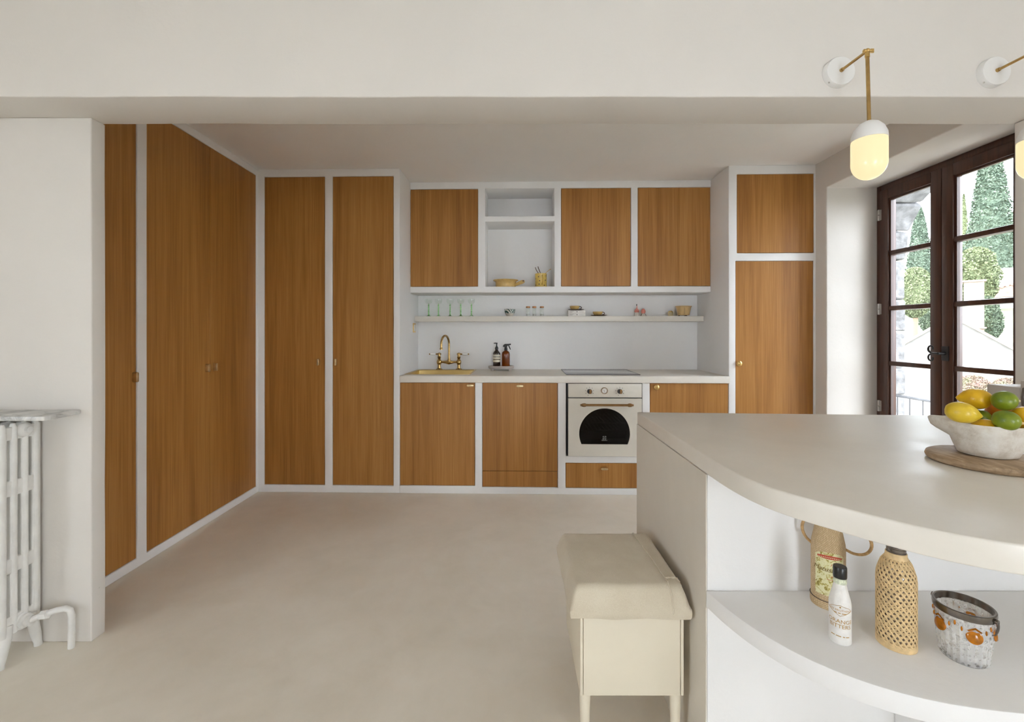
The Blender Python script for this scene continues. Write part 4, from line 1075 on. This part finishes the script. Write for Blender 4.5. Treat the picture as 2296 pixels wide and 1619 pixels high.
M['lemon'] = peel('lemon_peel', (.66, .44, .020), (.80, .58, .05)); M['lemon2'] = peel('ripe_lemon_peel', (.72, .40, .008), (.82, .50, .015))
M['lime'] = peel('lime_peel', (.10, .16, .008), (.24, .30, .012)); M['orange'] = peel('orange_peel', (.62, .19, .02), (.70, .26, .03))
def fruit(name, label, cat, pos, a, b, yaw, tilt, mat, nip=1, tip=None):
    pr = []
    n = 18
    for i in range(n+1):
        t = -1+2*i/n; r_ = b*math.sqrt(max(0, 1-t*t))**1.05; z = a*t*.93
        pr.append((r_ if 0 < i < n else 0, z))
    if nip:
        pr[-2] = (b*.26, a*.95); pr[-1] = (b*.13, a*1.04); pr.append((0, a*1.05))
        pr[0] = (0, -a*.90); 
    R_ = Matrix.Rotation(yaw, 4, 'Z') @ Matrix.Rotation(PI/2+tilt, 4, 'Y')
    bm = lt(pr, 28, mtx=R_)
    for v in bm.verts: v.co *= 1+.03*noise.noise(v.co*45+Vector(pos)*10)
    t = thing(name, label, cat, pos, 0, None)
    fin(bm, 'peel', mat, t, ang=80)
    e = R_ @ Vector((0, 0, a*(1.03 if nip else .915)))
    bm = bmesh.new(); blob(bm, e, b*(.09 if nip else .15), 2, (1, 1, 1)); fin(bm, 'stem_scar', tip or 'olive', t)
fruit('lemon', 'pale yellow lemon resting on the lug side of the bowl rim', 'lemon', (1.146, 1.137, 1.0635), .036, .0265, -.62, .16, 'lemon')
fruit('lemon', 'deep yellow lemon on top of the pile beside the upper lime', 'lemon', (1.236, 1.188, 1.0905), .036, .027, PI-.75, .0, 'lemon2')
fruit('lemon', 'deep yellow lemon on the bowl side away from the lug', 'lemon', (1.292, 1.118, 1.050), .038, .029, -.3, .5, 'lemon2')
fruit('lemon', 'lemon mostly hidden low in the bowl under the other fruit', 'lemon', (1.205, 1.132, 1.022), .034, .025, -.8, .05, 'lemon2')
fruit('lime', 'green lime on top of the pile', 'lime', (1.252, 1.134, 1.094), .0275, .0245, -.55, -.05, 'lime', 0)
fruit('lime', 'green lime with a pale scar at the bowl rim', 'lime', (1.210, 1.092, 1.052), .0285, .0245, -.85, .12, 'lime', 0, 'tan')
fruit('lime', 'dark green lime tucked behind the front lemon', 'lime', (1.245, 1.185, 1.040), .026, .0225, .4, 0, 'lime', 0)
fruit('orange', 'small orange hidden behind the limes', 'orange', (1.292, 1.182, 1.052), .030, .030, 0, 0, 'orange', 0)
# boxy appliance at the window end of the island
M['taupe'] = simple('taupe_enamel', (.50, .455, .40), .5, 0, .03)
ap = thing('countertop_appliance', 'boxy taupe appliance with a metal grip standing behind the fruit bowl', 'appliance', (1.99, 1.64, IT1+.0005))
fin(bx(-.09, .10, .028, .145, 0, .131), 'low_body', 'taupe', ap, bevel=.003)
fin(bx(-.09, .10, -.15, .028, 0, .158), 'tall_body', 'taupe', ap, bevel=.004)
fin(tb([(-.09, -.002, .135), (-.108, -.002, .130), (-.112, -.002, .10), (-.110, -.002, .07), (-.09, -.002, .065)], .006, 8), 'grip', 'darkchrome', ap)

# ---------------------------------------------------------------- sconces on the beam
M['lampwhite'] = simple('lamp_white', (.80, .79, .77), .45, 0, .01)
M['opal'] = emit_mat('lit_opal_glass', (1.0, .80, .47), .64)
def sconce(x, y, label):
    t = thing('wall_sconce', label, 'lamp', (x, y, 2.232))
    RY = Matrix.Rotation(PI/2, 4, 'X')      # +z -> -y
    b = fin(lt([(0, 0), (.054, 0), (.054, .020), (.051, .024), (0, .025)], 48, mtx=RY), 'backplate', 'lampwhite', t)
    fin(lt([(0, 0), (.003, 0), (.003, .002), (0, .002)], 10, mtx=Matrix.Translation((-.0375, -.014, -.0385)) @ Matrix.Rotation(PI/4+PI, 4, 'Y') @ Matrix.Rotation(0, 4, 'X')), 'screw', 'steel', b)
    bm = tb([(0, -.024, 0), (0, -.032, 0), (0, -.136, -.004)], [.0075, .0048, .0048], 12)
    lathe(bm, [(0, 0), (.0075, 0), (.0065, .008), (0, .009)], 14, mtx=Matrix.Translation((0, -.0245, 0)) @ RY)
    fin(bm, 'arm', 'agedbrass', t)
    bm = bmesh.new(); blob(bm, (0, -.144, -.004), .0085, 2); tube(bm, [(-.012, -.144, -.004), (.012, -.144, -.004)], .006, 12)
    box(bm, .012, .022, -.146, -.142, -.010, .003); tube(bm, [(0, -.144, -.006), (0, -.1445, -.026)], .0072, 12)
    fin(bm, 'swivel_joint', 'brass', t)
    zb = -.250; dy = -.152
    fin(tb([(0, -.1445, -.02), (0, dy, zb)], .0058, 12), 'rod', 'agedbrass', t)
    c = fin(lt([(0, .004), (.010, .003), (.028, -.006), (.042, -.022), (.0505, -.044), (.0515, -.062), (.0505, -.062), (.0, -.060)], 48, c=(0, dy, zb)), 'shade_cap', 'lampwhite', t)
    pr = [(.0500, -.0625)]+[(.0512, -.068), (.0512, -.140)]+[(.0512*math.cos(a), -.140-.056*math.sin(a)) for a in [PI/2*i/12 for i in range(1, 12)]]+[(0, -.196)]
    fin(lt([(0, -.0625)]+pr, 48, c=(0, dy, zb)), 'globe', 'opal', t)
sconce(1.2115, 1.665, 'lit capsule wall lamp with brass arm, the one farther from the window wall')
sconce(1.785, 1.665, 'lit capsule wall lamp with brass arm, the one closer to the window wall')

# ---------------------------------------------------------------- radiator with marble shelf
ms = bmesh.new(); prism(ms, [(-3.1, 1.822), (-1.762, 1.822), (-1.748, 1.690), (-1.756, 1.672), (-1.775, 1.668), (-3.1, 1.668)], .936, .953)
tag(fin(ms, 'marble_shelf', 'marble', bevel=.003), 'grey veined marble shelf fixed to the wall above the radiator', 'shelf')
ra = thing('radiator', 'white cast-iron column radiator under the marble shelf', 'radiator', (-1.90, 1.743, 0))
def rad_section():
    ys = [-.044, -.005, .034]; rows = [(.180, .345), (.40, .640), (.700, .855)]; wx = .026
    holes = [(y-.0065, y+.0065, a, b) for y in ys for a, b in rows]
    bm = frame_grid([-.078, .072], [.110, .905], holes, -wx-.016, -wx+.010, 'y', .08, 0, .004)
    # rounded columns standing proud of the web, between the slots
    for (y, hw) in ((-.0635, .0145), (-.0245, .0135), (.0145, .0135), (.0555, .0145)):
        tube(bm, [(-wx+.002, y, .112), (-wx+.002, y, .86), (-wx+.002, y, .90), (-wx+.002, y*.98, .918)], [hw, hw, hw*.92, hw*.5], 12)
    lathe(bm, [(0, -.014), (.030, -.014), (.030, .010), (.024, .018), (.014, .022), (.012, .030), (0, .031)], 20, mtx=Matrix.Translation((-wx, .012, .886)) @ Matrix.Rotation(PI/2, 4, 'Y'))
    lathe(bm, [(0, -.014), (.032, -.014), (.032, .012), (.024, .018), (0, .018)], 20, mtx=Matrix.Translation((-wx, .004, .140)) @ Matrix.Rotation(PI/2, 4, 'Y'))
    return bm
s0 = fin(rad_section(), 'section', 'radiator', ra)
for k in range(1, 12):
    s = s0.copy(); col.objects.link(s); s.parent = ra; s.location = (-.060*k, 0, 0)
bmf = bmesh.new()
for s in (-1, 1):
    y = s*.060
    tube(bmf, [(-.024, y*.72, .150), (-.024, y*.82, .10), (-.024, y*1.02, .045), (-.024, y*1.12, .012), (-.024, y*1.14, 0)], [.016, .018, .016, .013, .014], 12)
fin(bmf, 'foot', 'radiator', ra)
f2 = ra.children[-1].copy(); col.objects.link(f2); f2.parent = ra; f2.location = (-.66, 0, 0)
hub = Vector((-.010, .004, .140))
bm = lathe(bmesh.new(), [(0, 0), (.026, 0), (.026, .010), (.020, .014), (.020, .03), (0, .03)], 18, mtx=Matrix.Translation(hub) @ Matrix.Rotation(PI/2, 4, 'Y'))
lathe(bm, [(0, 0), (.017, 0), (.017, .026), (0, .026)], 6, mtx=Matrix.Translation(hub+Vector((.055, .012, .012))) @ Matrix.Rotation(PI/2-.2, 4, 'Y'))
tube(bm, [hub+Vector((.02, 0, 0)), hub+Vector((.05, .010, .010)), hub+Vector((.10, .026, .024)), hub+Vector((.125, .034, .026)), hub+Vector((.138, .040, .016)), hub+Vector((.144, .042, -.01)), hub+Vector((.142, .044, -.07)), hub+Vector((.138, .046, -.1395))], .0115, 12)
fin(bm, 'feed_pipe', 'radiator', ra)
# ================================================================ the garden seen through the French window
GZ = -.14
M['paving'] = simple('terrace_stone', (.66, .63, .58), .8, 0, .15, 5, .2, 20)
M['grass'] = simple('hillside_grass', (.075, .080, .045), .9, 0, .35, 1.5, .4, 8, scale=.4)
M['stonewall'] = simple('pale_rubble', (.19, .18, .165), .9, 0, .22, 2.2, .5, 5)
M['archstone'] = simple('weathered_arch_stone', (.115, .112, .113), .9, 0, .40, 14, 1.0, 30)
M['render'] = simple('white_render', (.5, .5, .5), .85, 0, .05, 1)
M['tile'] = simple('terracotta_tile', (.22, .14, .10), .85, 0, .3, 3)
M['chimney'] = simple('warm_chimney_render', (.20, .155, .12), .85, 0, .2, 3)
M['trunk'] = simple('bark', (.16, .11, .07), .9)
struct(fin(bx(2.861, 4.75, 1.2, 6.6, GZ-.2, GZ), 'terrace', 'paving'))
# ground falling away, then the hillside climbing behind
bm = bmesh.new(); n = 26; c = {}
for i in range(n+1):
    for j in range(n+1):
        x, y = 4.7+95*(i/n)**1.4, -25+110*j/n
        d = max(0, (x+y)*.5-19)
        z = -2.7+min(d*.34, 17)+.5*noise.noise(Vector((x*.15, y*.15, 0)))*min(1, d*.2)
        c[i, j] = bm.verts.new((x, y, z))
for i in range(n):
    for j in range(n): bm.faces.new((c[i, j], c[i+1, j], c[i+1, j+1], c[i, j+1]))
struct(fin(bm, 'ground', 'grass', ang=80))
def ground_z(x, y):
    d = max(0, (x+y)*.5-19); return -2.7+min(d*.34, 17)
# --- stone arch of the loggia
ar = thing('stone_arch', 'weathered grey stone arch standing outside the French window', 'arch', (4.15, 4.11, GZ))
AX0, AX1 = 3.98-4.15, 4.42-4.15; R, RO = .89, 1.32; zc = 2.08-GZ
def stone_block(name, pts, seed):
    bm = bmesh.new()
    a = [bm.verts.new((AX0, y, z)) for y, z in pts]; b = [bm.verts.new((AX1, y, z)) for y, z in pts]
    bm.faces.new(a); bm.faces.new(b[::-1]); k = len(pts)
    for i in range(k): bm.faces.new((a[i], a[(i+1) % k], b[(i+1) % k], b[i]))
    bmesh.ops.bevel(bm, geom=bm.edges[:], offset=.018, segments=1, affect='EDGES')
    bmesh.ops.subdivide_edges(bm, edges=bm.edges[:], cuts=2, use_grid_fill=True)
    for v in bm.verts: v.co += Vector((noise.noise(v.co*7+Vector((seed, 0, 0))), noise.noise(v.co*7+Vector((0, seed, 0))), noise.noise(v.co*7+Vector((0, 0, seed)))))*.014
    fin(bm, name, 'archstone', ar)
na = 9
for i in range(na):
    a0, a1 = PI*i/na+.010, PI*(i+1)/na-.010; ro = RO+random.uniform(-.06, .06)
    stone_block('stone', [(R*math.cos(a0), zc+R*math.sin(a0)), (ro*math.cos(a0), zc+ro*math.sin(a0)), (ro*math.cos((a0+a1)/2), zc+ro*math.sin((a0+a1)/2)), (ro*math.cos(a1), zc+ro*math.sin(a1)), (R*math.cos(a1), zc+R*math.sin(a1)), (R*math.cos((a0+a1)/2), zc+R*math.sin((a0+a1)/2))], i*3.3)
hs = [0, .33, .70, 1.02, 1.42, 1.78, zc]
for s in (1, -1):
    for k, (z0, z1) in enumerate(zip(hs, hs[1:])):
        wd = .55+random.uniform(-.05, .12)
        y0, y1 = sorted((s*R, s*(R+wd)))
        stone_block('stone', [(y0, z0+.006), (y1, z0+.006), (y1, z1-.006), (y0, z1-.006)], k*5+s)
# railing between the piers
rl = thing('iron_railing', 'thin dark iron railing across the stone arch', 'railing', (4.2, 4.11, GZ))
fin(tb([(0, -.865, .72), (0, .865, .72)], .014, 8), 'top_rail', 'iron', rl); fin(tb([(0, -.865, .08), (0, .865, .08)], .010, 8), 'bottom_rail', 'iron', rl)
for k in range(11): fin(tb([(0, -.75+.15*k, 0), (0, -.75+.15*k, .72)], .006, 6), 'baluster', 'iron', rl)
# --- stone gable with lantern chimneys
K = 18.0
RG = P_y(2135, 712, K); wd = Vector((.72, -.69, 0)).normalized(); nb = Vector((.69, .72, 0)).normalized()
gb = thing('stone_outbuilding', 'low pale stone gabled outbuilding below the window', 'building', (RG.x, RG.y, -2.7), math.atan2(wd.y, wd.x))
zr = RG.z+2.7; HWd = 1.75; ze = zr-1.36
def gable(bm, y0, y1, hw, zr_, ze_, z0=0):
    pts = [(-hw, z0), (hw, z0), (hw, ze_), (0, zr_), (-hw, ze_)]
    a = [bm.verts.new((x, y0, z)) for x, z in pts]; b = [bm.verts.new((x, y1, z)) for x, z in pts]
    bm.faces.new(a); bm.faces.new(b[::-1])
    for i in range(5): bm.faces.new((a[i], a[(i+1) % 5], b[(i+1) % 5], b[i]))
bm = bmesh.new(); gable(bm, 0, 4, HWd, zr, ze); fin(bm, 'wall', 'stonewall', gb)
for s in (-1, 1):
    bm = bmesh.new(); p = [(0, zr), (s*(HWd+.15), ze-.11), (s*(HWd+.15), ze), (0, zr+.13)]
    a = [bm.verts.new((x, -.15, z)) for x, z in p]; b = [bm.verts.new((x, 4.1, z)) for x, z in p]
    bm.faces.new(a); bm.faces.new(b[::-1])
    for i in range(4): bm.faces.new((a[i], a[(i+1) % 4], b[(i+1) % 4], b[i]))
    fin(bm, 'roof_slope', 'chimney', gb)
def chimney(x, y, z, w, h, cap=True):
    bm = bx(x-w/2, x+w/2, y-w/2, y+w/2, z-.5, z+h); box(bm, x-w/2-.06, x+w/2+.06, y-w/2-.06, y+w/2+.06, z, z+.06); box(bm, x-w/2-.06, x+w/2+.06, y-w/2-.06, y+w/2+.06, z+h-.05, z+h+.02)
    o = fin(bm, 'chimney', 'chimney', gb)
    if cap:
        bm = lt([(0, z+h+.02), (w*.82, z+h+.02), (0, z+h+.02+w*.95)], 4, c=(x, y, 0)); bmesh.ops.rotate(bm, verts=bm.verts, cent=(x, y, 0), matrix=Matrix.Rotation(PI/4, 3, 'Z')); fin(bm, 'chimney_cap', 'chimney', o)
        fin(bx(x-.05, x+.05, y-w/2-.01, y-w/2+.02, z+.12, z+h-.1), 'smoke_slot', 'dark', o)
chimney(-HWd-.05, .3, ze-.06, .62, .62); chimney(HWd+.75, .3, ze-.1, .74, .62); chimney(.62, .35, zr-.45, .55, 1.9, False)
# --- white house on the hillside
hc = P_y(2318, 700, 34.0)
hs_ = thing('white_house', 'white rendered house with tiled roof on the hillside', 'house', (hc.x, hc.y, 0), math.atan2(-.62, .78))
gz0 = ground_z(hc.x, hc.y)-1
fin(bx(-3.2, 4, -.2, 6, gz0, 4.2), 'wall', 'render', hs_)
bm = bmesh.new(); gable(bm, -.6, 6.4, 3.9, 5.4, 4.2, 4.05); bmesh.ops.translate(bm, verts=bm.verts, vec=(.4, 0, 0)); rf = fin(bm, 'roof', 'tile', hs_)
for k in range(14):
    x = -3.4+k*.28; z = 4.2+1.2*(x+3.5)/3.9
    fin(tb([(x+.4-.45, -.68, z+.06), (x+.4-.45, 6.4, z+.06)], .10, 6), 'roof_tile_row', 'tile', rf)
bm = bx(-1.5, -.5, 1, 2, 4, 6.3); box(bm, -1.62, -.38, .88, 2.12, 6.3, 6.42); fin(bm, 'chimney', 'render', hs_)
for (x, z) in ((-2.2, 2.4), (-2.2, .2), (.2, 2.6)):
    wn = fin(bx(x-.4, x+.4, -.24, -.19, z, z+1.1), 'window', 'dark', hs_); fin(bx(x-.36, x+.36, -.26, -.235, z+.04, z+1.06), 'pane', simple('far_window_glass', (.12, .16, .18), .2), wn)
# --- trees
def leafmat(name, a, b):
    m, nt, bs = mk(name); mp = coords(nt, 1); n = noise_n(nt, mp, 1.4, 4, .7)
    r_ = ramp(nt, n, [(.32, a), (.66, b)]); nt.links.new(r_.outputs[0], bs.inputs['Base Color']); bs.inputs['Roughness'].default_value = .8; return m
M['cyp'] = leafmat('cypress_green', (.036, .060, .036), (.085, .115, .075)); M['bush'] = leafmat('bright_foliage', (.062, .080, .030), (.125, .145, .068))
M['dkbush'] = leafmat('olive_foliage', (.032, .050, .028), (.080, .105, .058)); M['flower'] = leafmat('pink_flowering', (.07, .11, .035), (.17, .10, .085))
def tree(name, label, px, base_py, top_py, k, width_px, shape, mat, n=2600, leaf=.22, group=None, trunk_h=.08):
    b0 = P_y(px, base_py, k); top = P_y(px, top_py, k); h = top.z-b0.z; rr = width_px*k/FPX/2/math.sqrt(1+((px-CX)/FPX)**2)
    zb = min(b0.z, ground_z(b0.x, b0.y)+.3)
    t = thing(name, label, 'tree' if 'bush' not in name and 'shrub' not in name else 'shrub', (b0.x, b0.y, zb), 0, group)
    up = b0.z-zb; rnd = random.Random(int(px*7+k*13)); bm = bmesh.new()
    fin(tb([(0, 0, -.2), (.02, 0, up+h*trunk_h), (0, 0, up+h*.5)], [rr*.13+.03, rr*.11+.03, .03], 8), 'trunk', 'trunk', t)
    core = []
    m_ = 14; seg = 14; rings = []
    for i in range(m_+1):
        s = i/m_; r_ = rr*shape(s)*.86+.001; ring = []
        for q in range(seg):
            a = 2*PI*q/seg; kk = 1+.22*noise.noise(Vector((math.cos(a)*1.6, math.sin(a)*1.6, s*5+k)))
            ring.append(bm.verts.new((r_*kk*math.cos(a), r_*kk*math.sin(a), up+h*s)))
        rings.append(ring)
    for a_, b_ in zip(rings, rings[1:]):
        for q in range(seg): bm.faces.new((a_[q], a_[(q+1) % seg], b_[(q+1) % seg], b_[q]))
    bm.faces.new(rings[0]); bm.faces.new(rings[-1])
    for _ in range(int(n*2.6)):
        s = rnd.random(); a = rnd.uniform(0, 2*PI)
        kk = 1+.22*noise.noise(Vector((math.cos(a)*1.6, math.sin(a)*1.6, s*5+k)))
        r_ = rr*shape(s)*kk*rnd.uniform(.82, 1.10)
        p = Vector((r_*math.cos(a), r_*math.sin(a), up+h*s)); L_ = leaf*.5*rnd.uniform(.6, 1.3)
        d1 = Vector((rnd.gauss(0, 1), rnd.gauss(0, 1), rnd.gauss(.4, 1))).normalized(); d2 = d1.cross(Vector((rnd.gauss(0, 1), rnd.gauss(0, 1), rnd.gauss(0, 1)))).normalized()
        vs = [bm.verts.new(p+d1*L_*.5*x+d2*L_*.28*y) for x, y in ((-1, 0), (0, -1), (1, 0), (0, 1))]
        bm.faces.new(vs)
    o = fin(bm, 'crown', mat, t, flat=True)
    return t
cone = lambda s: (1-s)**.62*min(1, .55+s*3.5)
slim = lambda s: min(1, .6+s*2)*(1-s**3)**.7
ball = lambda s: math.sqrt(max(0, 1-(2*s-1)**2))*.98+.02
tree('cypress_tree', 'large broad cypress on the hillside, tallest of the trees', 2220, 668, 296, 44, 150, lambda s: (1-s)**.66*min(1, .8+s*2), 'cyp', 5200, .50)
tree('cypress_tree', 'mid-sized pointed cypress seen beside the stone arch', 2062, 640, 462, 36, 66, lambda s: (1-s)**.6*min(1, .7+s*2), 'cyp', 2600, .34)
tree('cypress_tree', 'slender pale cypress behind the large one', 2161, 640, 434, 60, 20, slim, 'bush', 1200, .42)
tree('round_tree', 'yellow-green leafy tree in front of the large cypress', 2188, 690, 555, 30, 100, ball, 'bush', 2800, .34)
tree('round_tree', 'dark olive tree below the white house', 2212, 775, 665, 27, 66, ball, 'dkbush', 2200, .28)
tree('round_tree', 'green tree rising behind the white house', 2288, 620, 466, 62, 80, ball, 'dkbush', 2400, .55)
tree('round_tree', 'bright green tree low beside the stone arch', 2052, 712, 600, 25, 80, ball, 'bush', 2400, .26)
tree('round_tree', 'grey-green tree between the arch and the outbuilding chimney', 2096, 752, 612, 29, 86, ball, 'dkbush', 2200, .30)
tree('round_tree', 'olive-green tree on the slope beside the slender cypress', 2128, 660, 560, 50, 90, ball, 'dkbush', 2200, .5)
tree('round_tree', 'green tree filling the slope under the large cypress', 2250, 680, 580, 52, 100, ball, 'dkbush', 2400, .42)
tree('flowering_shrub', 'pink-flowering shrub near the terrace edge', 2180, 930, 842, 11, 110, ball, 'flower', 2400, .10)
tree('flowering_shrub', 'pink-flowering shrub further along beside the other flowers', 2262, 925, 848, 10, 100, ball, 'flower', 2200, .10)
